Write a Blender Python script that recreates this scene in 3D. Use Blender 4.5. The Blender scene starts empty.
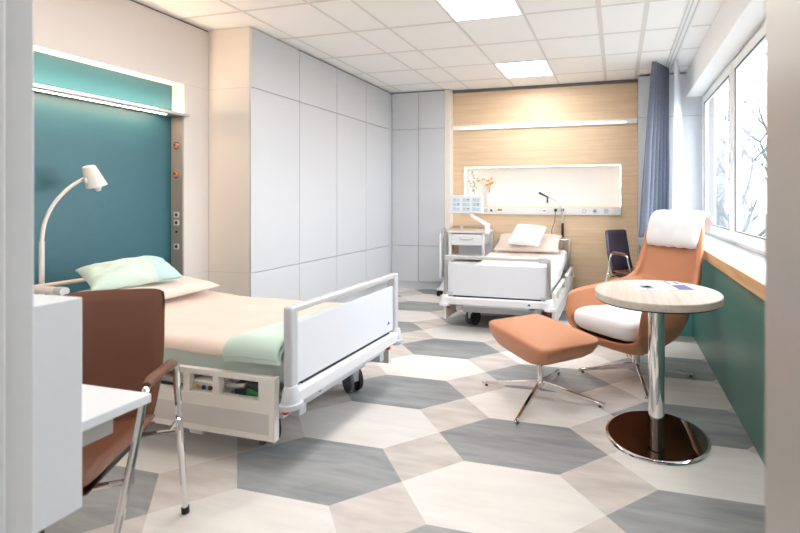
import bpy, bmesh, math, random
from mathutils import Vector, Matrix, noise
PI = math.pi
random.seed(7)
SC = bpy.context.scene
COL = SC.collection

# ------------------------------------------------------------------ materials
def lin(c):
    return c / 12.92 if c <= 0.04045 else ((c + 0.055) / 1.055) ** 2.4
def rgb(r, g, b):
    return (lin(r / 255), lin(g / 255), lin(b / 255), 1.0)
MATS = {}
def mat(name, col, rough=0.5, metal=0.0, bump=0.0, bscale=200.0, spec=0.5, var=0.0, vscale=6.0, coat=0.0, sheen=0.0):
    m = bpy.data.materials.new(name); m.use_nodes = True
    nt = m.node_tree; b = nt.nodes['Principled BSDF']
    b.inputs['Base Color'].default_value = col
    b.inputs['Roughness'].default_value = rough
    b.inputs['Metallic'].default_value = metal
    b.inputs['Specular IOR Level'].default_value = spec
    b.inputs['Coat Weight'].default_value = coat
    b.inputs['Sheen Weight'].default_value = sheen
    tc = nt.nodes.new('ShaderNodeTexCoord')
    if bump:
        n = nt.nodes.new('ShaderNodeTexNoise'); n.inputs['Scale'].default_value = bscale; n.inputs['Detail'].default_value = 3
        bp = nt.nodes.new('ShaderNodeBump'); bp.inputs['Strength'].default_value = bump; bp.inputs['Distance'].default_value = 0.002
        nt.links.new(tc.outputs['Object'], n.inputs['Vector'])
        nt.links.new(n.outputs['Fac'], bp.inputs['Height']); nt.links.new(bp.outputs['Normal'], b.inputs['Normal'])
    if var:
        n = nt.nodes.new('ShaderNodeTexNoise'); n.inputs['Scale'].default_value = vscale; n.inputs['Detail'].default_value = 4
        r = nt.nodes.new('ShaderNodeValToRGB')
        r.color_ramp.elements[0].position = 0.3; r.color_ramp.elements[1].position = 0.7
        r.color_ramp.elements[0].color = tuple(c * (1 - var) for c in col[:3]) + (1,)
        r.color_ramp.elements[1].color = tuple(min(1, c * (1 + var)) for c in col[:3]) + (1,)
        nt.links.new(tc.outputs['Object'], n.inputs['Vector'])
        nt.links.new(n.outputs['Fac'], r.inputs['Fac']); nt.links.new(r.outputs['Color'], b.inputs['Base Color'])
    MATS[name] = m
    return m
def emit(name, col, strength, base=0.8):
    m = bpy.data.materials.new(name); m.use_nodes = True
    b = m.node_tree.nodes['Principled BSDF']
    b.inputs['Base Color'].default_value = (base, base, base, 1)
    b.inputs['Emission Color'].default_value = col
    b.inputs['Emission Strength'].default_value = strength
    MATS[name] = m
    return m
def wood(name, light, dark, axis=0, stretch=14.0, scale=2.2, rough=0.45):
    m = bpy.data.materials.new(name); m.use_nodes = True
    nt = m.node_tree; b = nt.nodes['Principled BSDF']; b.inputs['Roughness'].default_value = rough
    tc = nt.nodes.new('ShaderNodeTexCoord'); mp = nt.nodes.new('ShaderNodeMapping')
    s = [stretch] * 3; s[axis] = 0.55
    mp.inputs['Scale'].default_value = s
    n1 = nt.nodes.new('ShaderNodeTexNoise'); n1.inputs['Scale'].default_value = scale; n1.inputs['Detail'].default_value = 7; n1.inputs['Distortion'].default_value = 0.6
    n2 = nt.nodes.new('ShaderNodeTexNoise'); n2.inputs['Scale'].default_value = scale * 5; n2.inputs['Detail'].default_value = 3
    mx = nt.nodes.new('ShaderNodeMath'); mx.operation = 'MULTIPLY_ADD'; mx.inputs[1].default_value = 0.35
    r = nt.nodes.new('ShaderNodeValToRGB')
    r.color_ramp.elements[0].position = 0.42; r.color_ramp.elements[1].position = 0.86
    r.color_ramp.elements[0].color = dark; r.color_ramp.elements[1].color = light
    nt.links.new(tc.outputs['Object'], mp.inputs['Vector'])
    nt.links.new(mp.outputs['Vector'], n1.inputs['Vector']); nt.links.new(mp.outputs['Vector'], n2.inputs['Vector'])
    nt.links.new(n2.outputs['Fac'], mx.inputs[0]); nt.links.new(n1.outputs['Fac'], mx.inputs[2])
    nt.links.new(mx.outputs[0], r.inputs['Fac']); nt.links.new(r.outputs['Color'], b.inputs['Base Color'])
    MATS[name] = m
    return m

WALLW = mat('wall_paint', rgb(224, 218, 214), 0.75, bump=0.05, bscale=400)
CEIL = mat('ceiling_tile', rgb(250, 249, 248), 0.9, bump=0.25, bscale=500)
TBAR = mat('ceiling_bar', rgb(226, 223, 220), 0.6)
DARKGAP = mat('shadow_gap', rgb(110, 110, 110), 0.9)
TEAL = mat('teal_laminate', rgb(46, 100, 114), 0.42, spec=0.6, var=0.03, vscale=30)
GREEN = mat('green_dado', rgb(84, 126, 116), 0.38, var=0.04, vscale=3)
TEALDESK = mat('teal_desk', rgb(88, 165, 172), 0.3)
CAB = mat('cupboard_laminate', rgb(208, 211, 216), 0.42)
CABBODY = mat('cupboard_body', rgb(236, 229, 221), 0.5)  # warmer than the fronts: the end panel's warm light is mixed into this colour
SEAM = mat('seam_grey', rgb(120, 120, 122), 0.8)
OAK = wood('oak_panel', rgb(230, 205, 174), rgb(214, 184, 150), 0)
OAKEDGE = wood('oak_edge', rgb(222, 184, 140), rgb(190, 146, 100), 1)
ASH = wood('pale_ash', rgb(208, 199, 188), rgb(188, 175, 160), 1, 20, 1.6)
ASHEDGE = mat('pale_ash_edge', rgb(226, 212, 196), 0.4)
WPLAS = mat('white_plastic', rgb(238, 237, 235), 0.35)
BEDW = mat('bed_white_enamel', rgb(232, 233, 236), 0.3)
BEDPANEL = mat('bed_panel_laminate', rgb(226, 229, 236), 0.35)
BEDGREY = mat('bed_grey_plastic', rgb(196, 199, 204), 0.4)
BEDLGREY = mat('bed_inset_grey', rgb(205, 202, 199), 0.45)
BEDIVORY = mat('bed_ivory_plastic', rgb(233, 229, 222), 0.38)
MINTE = mat('mint_pillow_end', rgb(188, 222, 220), 0.85, bump=0.25, bscale=500, sheen=0.2)
BEDTUBE = mat('bed_beige_tube', rgb(226, 208, 190), 0.35)
ALU = mat('brushed_aluminium', rgb(196, 196, 196), 0.32, 0.9)
CHROME = mat('chrome', rgb(228, 226, 224), 0.06, 1.0)
STEEL = mat('door_steel', rgb(172, 166, 160), 0.42, 0.55, bump=0.03)
JAMB = mat('jamb_paint', rgb(205, 207, 209), 0.55)
BLACK = mat('black_rubber', rgb(34, 34, 36), 0.6)
DGREY = mat('dark_grey_plastic', rgb(78, 80, 84), 0.5)
WHEEL = mat('wheel_grey', rgb(92, 97, 106), 0.5)
MINT = mat('mint_mattress', rgb(208, 225, 217), 0.85, bump=0.3, bscale=700, sheen=0.2)
MINTB = mat('mint_blanket', rgb(206, 229, 218), 0.9, bump=0.35, bscale=500, sheen=0.3)
MINTP = mat('mint_pillowcase', rgb(208, 229, 218), 0.85, bump=0.25, bscale=500, sheen=0.2)
PEACH = mat('peach_sheet', rgb(230, 210, 197), 0.85, bump=0.2, bscale=500, sheen=0.2)
PEACHP = mat('peach_pillowcase', rgb(230, 214, 204), 0.85, bump=0.2, bscale=500, sheen=0.2)
BEIGE = mat('beige_duvet', rgb(232, 216, 202), 0.85, bump=0.2, bscale=500, sheen=0.2)
GREIGE = mat('greige_pillowcase', rgb(216, 203, 193), 0.85, bump=0.2, bscale=500, sheen=0.2)
WCLOTH = mat('white_cotton', rgb(230, 229, 231), 0.85, bump=0.2, bscale=500, sheen=0.2)
COGNAC = mat('cognac_leather', rgb(190, 128, 93), 0.42, bump=0.18, bscale=350, var=0.04, vscale=4)
BROWN = mat('brown_leather', rgb(106, 66, 46), 0.36, bump=0.2, bscale=380, var=0.06, vscale=5)
AUBER = mat('aubergine_leather', rgb(58, 46, 58), 0.36, bump=0.15, bscale=380)
DESKW = mat('desk_white', rgb(222, 226, 231), 0.35)
CURT = mat('curtain_blue_grey', rgb(112, 116, 130), 0.9, bump=0.4, bscale=600, var=0.1, vscale=60)
RED = mat('red_plastic', rgb(214, 40, 44), 0.4)
GREENP = mat('green_plastic', rgb(60, 150, 90), 0.4)
YEL = mat('yellow_plastic', rgb(228, 190, 60), 0.4)
BLUE = mat('blue_print', rgb(38, 74, 156), 0.4)
ORANGE = mat('dried_orange_petals', rgb(238, 168, 62), 0.8)
STRAW = mat('dried_stem', rgb(196, 166, 116), 0.8)
LEAF = mat('dried_leaf_green', rgb(150, 152, 116), 0.8)
CERAM = mat('white_ceramic', rgb(242, 238, 232), 0.35)
PAPER = mat('paper', rgb(243, 243, 245), 0.6)
INK = mat('grey_ink', rgb(128, 136, 156), 0.6)
LILAC = mat('lilac_print', rgb(92, 88, 136), 0.6)
ORANGEP = mat('orange_plastic', rgb(228, 120, 80), 0.4)
LED = emit('led_diffuser', (1.0, 0.965, 0.935, 1), 20.0)
LEDW = emit('led_diffuser_warm', (1.0, 0.93, 0.86, 1), 7.0)
LEDC = emit('led_diffuser_cool', (0.9, 0.95, 1.0, 1), 20.0)
WARM = emit('warm_led_strip', (1.0, 0.83, 0.68, 1), 4.8)
WARMBAR = emit('warm_light_bar', (1.0, 0.85, 0.66, 1), 4.0)
WARMDN = emit('warm_downlight', (1.0, 0.68, 0.44, 1), 50.0)
WARMUP = emit('warm_uplight', (1.0, 0.68, 0.44, 1), 50.0)
BARLED = emit('wall_strip_diffuser', (1.0, 0.95, 0.9, 1), 1.0)
SCREEN = emit('screen_white', (0.93, 0.97, 1.0, 1), 0.75, 0.04)
SCRB = emit('screen_blue', (0.62, 0.80, 0.92, 1), 0.7, 0.04)
SCRG = emit('screen_grey', (0.42, 0.50, 0.56, 1), 0.6, 0.04)
SCRR = emit('screen_red', (0.85, 0.28, 0.22, 1), 0.7, 0.04)

def floor_material():
    m = bpy.data.materials.new('hexagon_vinyl_floor'); m.use_nodes = True
    nt = m.node_tree; L = nt.links; b = nt.nodes['Principled BSDF']
    def M(op, a, c=None, d=None):
        n = nt.nodes.new('ShaderNodeMath'); n.operation = op
        for i, v in enumerate((a, c, d)):
            if v is None: continue
            if isinstance(v, (int, float)): n.inputs[i].default_value = v
            else: L.new(v, n.inputs[i])
        return n.outputs[0]
    W, Hh, K, X0, Y0 = 0.882, 0.424, 0.513, -0.484, 2.201
    tc = nt.nodes.new('ShaderNodeTexCoord'); sp = nt.nodes.new('ShaderNodeSeparateXYZ'); L.new(tc.outputs['Object'], sp.inputs[0])
    u = M('DIVIDE', M('SUBTRACT', sp.outputs[0], X0), W); v = M('DIVIDE', M('SUBTRACT', sp.outputs[1], Y0), Hh)
    cu = M('FLOOR', M('ADD', u, 0.5)); cv = M('FLOOR', M('ADD', v, 0.5))
    a = M('MULTIPLY', M('ABSOLUTE', M('SUBTRACT', u, cu)), 2.0); bb = M('MULTIPLY', M('ABSOLUTE', M('SUBTRACT', v, cv)), 2.0)
    dist = M('SUBTRACT', M('SUBTRACT', 1.0, M('MULTIPLY', bb, 1 - K)), a)      # >0 inside the hexagon
    inside = M('GREATER_THAN', dist, 0.0)
    par = M('FLOORED_MODULO', M('ADD', cu, cv), 2.0)                            # 0 dark, 1 light
    # rhombus id
    ru = M('FLOOR', u); rv = M('FLOOR', v)
    def rnd(p, q, s):
        cx = nt.nodes.new('ShaderNodeCombineXYZ'); L.new(p, cx.inputs[0]); L.new(q, cx.inputs[1]); cx.inputs[2].default_value = s
        w = nt.nodes.new('ShaderNodeTexWhiteNoise'); L.new(cx.outputs[0], w.inputs['Vector']); return w.outputs['Value']
    rh = rnd(cu, cv, 3.1); rr = rnd(ru, rv, 7.7)
    mp = nt.nodes.new('ShaderNodeMapping'); mp.inputs['Scale'].default_value = (1.3, 8.0, 1); L.new(tc.outputs['Object'], mp.inputs[0])
    off = nt.nodes.new('ShaderNodeVectorMath'); off.operation = 'ADD'
    cx = nt.nodes.new('ShaderNodeCombineXYZ'); L.new(M('MULTIPLY', rh, 30.0), cx.inputs[2]); L.new(mp.outputs[0], off.inputs[0]); L.new(cx.outputs[0], off.inputs[1])
    n1 = nt.nodes.new('ShaderNodeTexNoise'); n1.inputs['Scale'].default_value = 1.6; n1.inputs['Detail'].default_value = 8; n1.inputs['Roughness'].default_value = 0.62; n1.inputs['Distortion'].default_value = 0.35
    L.new(off.outputs[0], n1.inputs['Vector'])
    mp2 = nt.nodes.new('ShaderNodeMapping'); mp2.inputs['Rotation'].default_value = (0, 0, 0.7); mp2.inputs['Scale'].default_value = (2.0, 9.0, 1); L.new(tc.outputs['Object'], mp2.inputs[0])
    n2 = nt.nodes.new('ShaderNodeTexNoise'); n2.inputs['Scale'].default_value = 1.8; n2.inputs['Detail'].default_value = 7; L.new(mp2.outputs[0], n2.inputs['Vector'])
    def ramp(fac, c0, c1, p0=0.32, p1=0.68):
        r = nt.nodes.new('ShaderNodeValToRGB'); r.color_ramp.elements[0].position = p0; r.color_ramp.elements[1].position = p1
        r.color_ramp.elements[0].color = c0; r.color_ramp.elements[1].color = c1; L.new(fac, r.inputs['Fac']); return r.outputs['Color']
    dark = ramp(n1.outputs['Fac'], rgb(134, 137, 139), rgb(168, 170, 171))
    lite = ramp(n1.outputs['Fac'], rgb(226, 222, 217), rgb(238, 235, 231))
    rhom = ramp(n2.outputs['Fac'], rgb(196, 189, 183), rgb(220, 213, 207))
    def mix(f, x, y):
        n = nt.nodes.new('ShaderNodeMix'); n.data_type = 'RGBA'
        if isinstance(f, float): n.inputs['Factor'].default_value = f
        else: L.new(f, n.inputs['Factor'])
        L.new(x, n.inputs['A']); L.new(y, n.inputs['B']); return n.outputs['Result']
    hexc = mix(par, dark, lite)
    c = mix(inside, rhom, hexc)
    # small per tile brightness change
    br = M('ADD', M('MULTIPLY', M('SUBTRACT', mixv(nt, L, inside, rr, rh), 0.5), 0.10), 1.0)
    hsv = nt.nodes.new('ShaderNodeHueSaturation'); L.new(c, hsv.inputs['Color']); L.new(br, hsv.inputs['Value'])
    L.new(hsv.outputs[0], b.inputs['Base Color'])
    b.inputs['Roughness'].default_value = 0.42
    b.inputs['Specular IOR Level'].default_value = 0.35
    return m
def mixv(nt, L, f, x, y):
    n = nt.nodes.new('ShaderNodeMix'); n.data_type = 'FLOAT'
    L.new(f, n.inputs[0]); L.new(x, n.inputs[2]); L.new(y, n.inputs[3]); return n.outputs[0]
FLOORM = floor_material()

def glass_material():
    m = bpy.data.materials.new('window_glass'); m.use_nodes = True
    nt = m.node_tree; nt.nodes.clear()
    o = nt.nodes.new('ShaderNodeOutputMaterial'); mx = nt.nodes.new('ShaderNodeMixShader')
    t = nt.nodes.new('ShaderNodeBsdfTransparent'); t.inputs['Color'].default_value = (0.96, 0.98, 0.99, 1)
    g = nt.nodes.new('ShaderNodeBsdfGlossy'); g.inputs['Roughness'].default_value = 0.0
    f = nt.nodes.new('ShaderNodeFresnel'); f.inputs['IOR'].default_value = 1.35
    ge = nt.nodes.new('ShaderNodeNewGeometry'); iv = nt.nodes.new('ShaderNodeMath'); iv.operation = 'SUBTRACT'; iv.inputs[0].default_value = 1.0
    mu = nt.nodes.new('ShaderNodeMath'); mu.operation = 'MULTIPLY'
    nt.links.new(ge.outputs['Backfacing'], iv.inputs[1]); nt.links.new(iv.outputs[0], mu.inputs[0]); nt.links.new(f.outputs[0], mu.inputs[1])
    nt.links.new(mu.outputs[0], mx.inputs[0]); nt.links.new(t.outputs[0], mx.inputs[1]); nt.links.new(g.outputs[0], mx.inputs[2]); nt.links.new(mx.outputs[0], o.inputs['Surface'])
    return m
GLASS = glass_material()
def sheer_material():
    m = bpy.data.materials.new('sheer_voile'); m.use_nodes = True
    nt = m.node_tree; nt.nodes.clear()
    o = nt.nodes.new('ShaderNodeOutputMaterial'); mx = nt.nodes.new('ShaderNodeMixShader'); m2 = nt.nodes.new('ShaderNodeMixShader')
    t = nt.nodes.new('ShaderNodeBsdfTransparent'); d = nt.nodes.new('ShaderNodeBsdfDiffuse'); tr = nt.nodes.new('ShaderNodeBsdfTranslucent')
    d.inputs['Color'].default_value = rgb(244, 245, 248); tr.inputs['Color'].default_value = rgb(244, 246, 250)
    m2.inputs[0].default_value = 0.5; mx.inputs[0].default_value = 0.85
    nt.links.new(d.outputs[0], m2.inputs[1]); nt.links.new(tr.outputs[0], m2.inputs[2])
    nt.links.new(t.outputs[0], mx.inputs[1]); nt.links.new(m2.outputs[0], mx.inputs[2]); nt.links.new(mx.outputs[0], o.inputs['Surface'])
    return m
SHEER = sheer_material()

# ------------------------------------------------------------------ mesh helpers
class MB:
    def __init__(s): s.bm = bmesh.new()
    def box(s, lo, hi, rot=None, piv=None):
        x0, y0, z0 = lo; x1, y1, z1 = hi
        P = [(x0, y0, z0), (x1, y0, z0), (x1, y1, z0), (x0, y1, z0), (x0, y0, z1), (x1, y0, z1), (x1, y1, z1), (x0, y1, z1)]
        P = [Vector(p) for p in P]
        if rot is not None:
            c = Vector(piv) if piv is not None else (Vector(lo) + Vector(hi)) / 2
            P = [c + rot @ (p - c) for p in P]
        v = [s.bm.verts.new(p) for p in P]
        for f in ((0, 3, 2, 1), (4, 5, 6, 7), (0, 1, 5, 4), (1, 2, 6, 5), (2, 3, 7, 6), (3, 0, 4, 7)):
            s.bm.faces.new([v[i] for i in f])
        return s
    def tube(s, pts, r, n=12, caps=True):
        pts = [Vector(p) for p in pts]; rs = r if isinstance(r, (list, tuple)) else [r] * len(pts)
        rings = []; up = None
        for i, p in enumerate(pts):
            a = pts[max(0, i - 1)]; b = pts[min(len(pts) - 1, i + 1)]
            t = (b - a).normalized()
            if up is None:
                up = Vector((0, 0, 1)) if abs(t.z) < 0.9 else Vector((1, 0, 0))
            x = t.cross(up).normalized(); y = x.cross(t).normalized(); up = y
            rings.append([s.bm.verts.new(p + (x * math.cos(2 * PI * k / n) + y * math.sin(2 * PI * k / n)) * rs[i]) for k in range(n)])
        for i in range(len(rings) - 1):
            for k in range(n):
                s.bm.faces.new((rings[i][k], rings[i + 1][k], rings[i + 1][(k + 1) % n], rings[i][(k + 1) % n]))
        if caps:
            s.bm.faces.new(rings[0]); s.bm.faces.new(rings[-1][::-1])
        return s
    def lathe(s, prof, n=32, c=(0, 0, 0), ax='z', closed=True):
        rings = []
        for r, h in prof:
            ring = []
            for k in range(n):
                a = 2 * PI * k / n; q = (r * math.cos(a), r * math.sin(a))
                p = (q[0], q[1], h) if ax == 'z' else ((h, q[0], q[1]) if ax == 'x' else (q[0], h, q[1]))
                ring.append(s.bm.verts.new(Vector(p) + Vector(c)))
            rings.append(ring)
        for i in range(len(rings) - 1):
            for k in range(n):
                s.bm.faces.new((rings[i][k], rings[i][(k + 1) % n], rings[i + 1][(k + 1) % n], rings[i + 1][k]))
        if closed:
            s.bm.faces.new(rings[0][::-1]); s.bm.faces.new(rings[-1])
        return s
    def prism(s, poly, z0, z1, axis='z'):
        def P(a, b, h):
            return {'z': (a, b, h), 'y': (a, h, b), 'x': (h, a, b)}[axis]
        A = [s.bm.verts.new(P(a, b, z0)) for a, b in poly]; B = [s.bm.verts.new(P(a, b, z1)) for a, b in poly]
        n = len(poly); s.bm.faces.new(A[::-1]); s.bm.faces.new(B)
        for i in range(n): s.bm.faces.new((A[i], A[(i + 1) % n], B[(i + 1) % n], B[i]))
        return s
    def grid(s, nu, nv, fn, closeu=False):
        g = [[s.bm.verts.new(fn(i / (nu - (0 if closeu else 1)), j / (nv - 1))) for j in range(nv)] for i in range(nu)]
        for i in range(nu if closeu else nu - 1):
            for j in range(nv - 1):
                i2 = (i + 1) % nu
                s.bm.faces.new((g[i][j], g[i2][j], g[i2][j + 1], g[i][j + 1]))
        return g
    def ball(s, c, r, sub=1, sc=(1, 1, 1)):
        m = Matrix.Translation(c) @ Matrix.Diagonal((r * sc[0], r * sc[1], r * sc[2], 1))
        bmesh.ops.create_icosphere(s.bm, subdivisions=sub, radius=1, matrix=m); return s
    def build(s, name, m, parent=None, bevel=0.0, seg=2, sub=0, solid=0.0, ang=35, offs=-1.0):
        bm = s.bm
        bmesh.ops.remove_doubles(bm, verts=bm.verts, dist=1e-6)
        bmesh.ops.recalc_face_normals(bm, faces=bm.faces)
        for f in bm.faces: f.smooth = True
        for e in bm.edges:
            if len(e.link_faces) > 2 or (len(e.link_faces) == 2 and e.calc_face_angle(0) > math.radians(ang)): e.smooth = False
        me = bpy.data.meshes.new(name); bm.to_mesh(me); bm.free()
        me.materials.append(m)
        o = bpy.data.objects.new(name, me); COL.objects.link(o)
        if parent is not None: o.parent = parent
        if solid:
            d = o.modifiers.new('solid', 'SOLIDIFY'); d.thickness = solid; d.offset = offs
        if bevel:
            d = o.modifiers.new('bevel', 'BEVEL'); d.width = bevel; d.segments = seg; d.limit_method = 'ANGLE'; d.angle_limit = math.radians(30)
        if sub:
            d = o.modifiers.new('sub', 'SUBSURF'); d.levels = sub; d.render_levels = sub
            for p in me.polygons: p.use_smooth = True
            for e in me.edges: e.use_edge_sharp = False
        return o
def tag(o, label, cat, group=None):
    o['label'] = label; o['category'] = cat
    if group: o['group'] = group
    return o
def thing(name, label, cat, loc=(0, 0, 0), rz=0.0, group=None):
    o = bpy.data.objects.new(name, None); COL.objects.link(o)
    o.location = loc; o.rotation_euler = (0, 0, rz); o.empty_display_size = 0.1
    return tag(o, label, cat, group)
def struct(o):
    o['kind'] = 'structure'; return o
def box(name, m, lo, hi, parent=None, bevel=0.0):
    return MB().box(lo, hi).build(name, m, parent, bevel)
def smooth_path(pts, n=8):
    P = [Vector(p) for p in pts]; out = []
    for i in range(len(P) - 1):
        p0 = P[max(0, i - 1)]; p1 = P[i]; p2 = P[i + 1]; p3 = P[min(len(P) - 1, i + 2)]
        for k in range(n):
            t = k / n
            out.append(0.5 * ((2 * p1) + (p2 - p0) * t + (2 * p0 - 5 * p1 + 4 * p2 - p3) * t * t + (3 * p1 - p0 - 3 * p2 + p3) * t ** 3))
    out.append(P[-1]); return out

# ------------------------------------------------------------------ room
CZ = 2.76
XL, XR = -3.56, 0.67
YB = 5.78
struct(box('floor', FLOORM, (-3.95, -2.0, -0.06), (1.05, 6.0, 0.0)))
ceil = struct(box('ceiling', CEIL, (-3.95, 0.43, CZ), (1.2, 6.0, CZ + 0.08)))
cb = MB()
BX = [-2.93, -2.31, -1.96, -1.34, -0.74, -0.143, 0.224]
BY = [0.54 + 0.597 * k for k in range(9)]
for x in BX:
    w = 0.02 if x in (-0.143, 0.224) else 0.011
    cb.box((x - w, 0.57, CZ - 0.004), (x + w, YB, CZ + 0.001))
for y in BY[1:]:
    cb.box((-3.56, y - 0.011, CZ - 0.003), (0.79, y + 0.011, CZ + 0.001))
cb.build('ceiling_grid', TBAR, ceil)
# dark gaps along the wall tops
gp = MB().box((XL - 0.02, 0.57, CZ - 0.028), (XL - 0.012, 3.2, CZ - 0.002))
gp.box((-2.22, YB - 0.03, CZ - 0.035), (0.25, YB + 0.02, CZ - 0.002))
struct(gp.build('trim_1', DARKGAP))

# left wall with the tall bedhead niche
NY0, NY1, NZ = 1.52, 2.965, 2.216
wl = MB()
wl.box((-3.9, 0.43, 0), (XL, NY0, CZ - 0.016)); wl.box((-3.9, NY1, 0), (XL, 5.9, CZ - 0.016)); wl.box((-3.9, NY0, NZ), (XL, NY1, CZ - 0.016))
wl.box((-3.9, NY0, 0), (-3.70, NY1, NZ))
wl = struct(wl.build('wall_left', WALLW))
for z in (2.224, 0.602): MB().box((XL - 0.002, NY1 + 0.01, z - 0.002), (XL + 0.0012, 3.2, z + 0.002)).build('panel_joint', BEDLGREY, wl)
box('teal_back_panel', TEAL, (-3.705, NY0, 0.0), (-3.687, NY1 - 0.004, NZ), wl)
# back wall: oak cladding with lit niche
NX0, NX1, NB, NT = -2.06, 0.048, 1.152, 1.696
wb = MB()
Y1 = YB + 0.2
wb.box((-2.22, YB, 0.085), (NX0, Y1, CZ - 0.02)); wb.box((NX1, YB, 0.085), (0.25, Y1, CZ - 0.02))
wb.box((NX0, YB, 0.085), (NX1, Y1, NB)); wb.box((NX0, YB, NT), (NX1, Y1, CZ - 0.02))
wb = struct(wb.build('wall_back', OAK))
box('niche_back', WPLAS, (NX0 - 0.01, Y1 - 0.02, NB - 0.01), (NX1 + 0.01, Y1 + 0.02, NT + 0.01), wb)
MB().box((NX0, YB + 0.004, NT - 0.004), (NX1, Y1 - 0.02, NT - 0.0005)).box((NX0, YB + 0.004, NB), (NX0 + 0.004, Y1 - 0.02, NT - 0.004)).box((NX1 - 0.004, YB + 0.004, NB), (NX1, Y1 - 0.02, NT - 0.004)).build('niche_lining', WPLAS, wb)
box('plinth', DGREY, (-2.22, YB + 0.03, 0), (0.25, Y1, 0.085), wb)
struct(MB().box((-3.9, Y1, 0), (1.2, Y1 + 0.1, CZ)).build('wall_rear', WALLW))
# grey clad section between oak wall and window
rp = MB()
rp.box((0.25, 5.575, 0.0), (1.1, Y1, CZ - 0.02))
rp = struct(rp.build('trim_2', SEAM))
for z0, z1 in ((0.004, 0.602), (0.608, 2.234), (2.24, CZ - 0.024)):
    box('cladding_panel', CAB, (0.246, 5.558, z0), (1.0, 5.576, z1), rp, 0.002)
# right wall: green dado, oak fronted sill, window, boxed beam
wr = MB().box((0.67, 0.43, 0.0), (0.95, 5.56, 0.80)).build('wall_right', GREEN)
struct(wr)
struct(MB().box((0.95, 0.43, 0.0), (1.15, 5.6, 0.80)).box((0.93, 0.43, 0.86), (1.15, 2.5, 2.46)).box((0.97, 2.5, 0.80), (1.1, 5.6, 0.87)).build('wall_window', WALLW))
sl = struct(box('trim_3', DESKW, (0.655, 0.57, 0.802), (0.97, 5.556, 0.864), None, 0.003))
box('sill_edge', OAKEDGE, (0.632, 0.57, 0.796), (0.656, 5.556, 0.866), sl, 0.003)
struct(box('trim_4', CEIL, (0.79, 0.57, 2.455), (1.1, 5.556, CZ), None, 0.004))
# window
WX0, WX1 = 0.945, 1.01
WYN, WYF, WZ0, WZ1 = 2.52, 5.45, 0.866, 2.452
wf = MB()
wf.box((WX0 + 0.02, WYN, WZ0), (WX1, WYN + 0.05, WZ1)).box((WX0 + 0.02, WYF - 0.045, WZ0), (WX1, 5.556, WZ1))
wf.box((WX0 + 0.02, WYN, WZ0), (WX1, WYF, WZ0 + 0.045)).box((WX0 + 0.02, WYN, WZ1 - 0.05), (WX1, WYF, WZ1)).box((WX0 + 0.02, 4.05, WZ0), (WX1, 4.13, WZ1))
wf = struct(wf.build('window_1', WPLAS, None, 0.006))
def sash(y0, y1, hy):
    s = MB(); z0, z1 = WZ0 + 0.03, WZ1 - 0.035; t = 0.085
    s.box((WX0, y0, z0), (WX0 + 0.05, y0 + t, z1)).box((WX0, y1 - t, z0), (WX0 + 0.05, y1, z1))
    s.box((WX0, y0 + t, z0), (WX0 + 0.05, y1 - t, z0 + t)).box((WX0, y0 + t, z1 - t), (WX0 + 0.05, y1 - t, z1))
    o = s.build('window_sash', WPLAS, wf, 0.006)
    g = MB(); e = 0.008
    g.box((WX0 - 0.001, y0 + t, z0 + t), (WX0 + 0.01, y0 + t + e, z1 - t)).box((WX0 - 0.001, y1 - t - e, z0 + t), (WX0 + 0.01, y1 - t, z1 - t))
    g.box((WX0 - 0.001, y0 + t, z0 + t), (WX0 + 0.01, y1 - t, z0 + t + e)).box((WX0 - 0.001, y0 + t, z1 - t - e), (WX0 + 0.01, y1 - t, z1 - t))
    g.build('glazing_gasket', DGREY, o)
    box('window_pane', GLASS, (WX0 + 0.022, y0 + t - 0.01, z0 + t - 0.01), (WX0 + 0.028, y1 - t + 0.01, z1 - t + 0.01), o)
    h = MB().box((WX0 - 0.012, hy - 0.016, 1.575), (WX0 + 0.001, hy + 0.016, 1.675))
    h.tube([(WX0, hy, 1.65), (WX0 - 0.055, hy, 1.65)], 0.009, 10).tube([(WX0 - 0.053, hy, 1.658), (WX0 - 0.053, hy, 1.53)], [0.009, 0.011], 10)
    h.build('window_handle', BEDW, o, 0.002)
sash(4.10, 5.42, 4.145)
sash(2.555, 4.08, 4.035)
# front wall with the doorway the camera looks through
DX0, DX1 = -1.03, 0.167
fw = MB().box((-3.9, 0.44, 0), (DX0 - 0.06, 0.56, CZ)).box((DX1 + 0.06, 0.44, 0), (0.95, 0.56, CZ)).box((DX0 - 0.06, 0.44, 2.3), (DX1 + 0.06, 0.56, CZ))
struct(fw.build('wall_front', WALLW))
d1 = MB()
d1.box((DX0 - 0.06, 0.42, 0), (DX0 - 0.008, 0.578, 2.3)).box((DX0 - 0.06, 0.42, 0), (DX0, 0.535, 2.3))
dl = struct(d1.build('door_1', JAMB, None, 0.004))
MB().box((DX1, 0.40, 0), (DX1 + 0.06, 0.575, 2.3)).build('door_frame', STEEL, dl, 0.006)
# corridor behind the camera
struct(MB().box((-2.3, -2.0, 0), (-2.2, 0.44, 2.6)).build('wall_corridor_left', WALLW))
struct(MB().box((1.2, -2.0, 0), (1.3, 0.44, 2.6)).build('wall_corridor_right', WALLW))
struct(MB().box((-2.3, -2.1, 0), (1.3, -2.0, 2.6)).build('wall_corridor_rear', WALLW))
struct(MB().box((-2.3, -2.1, 2.6), (1.3, 0.44, 2.7)).build('ceiling_corridor', CEIL))

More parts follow.
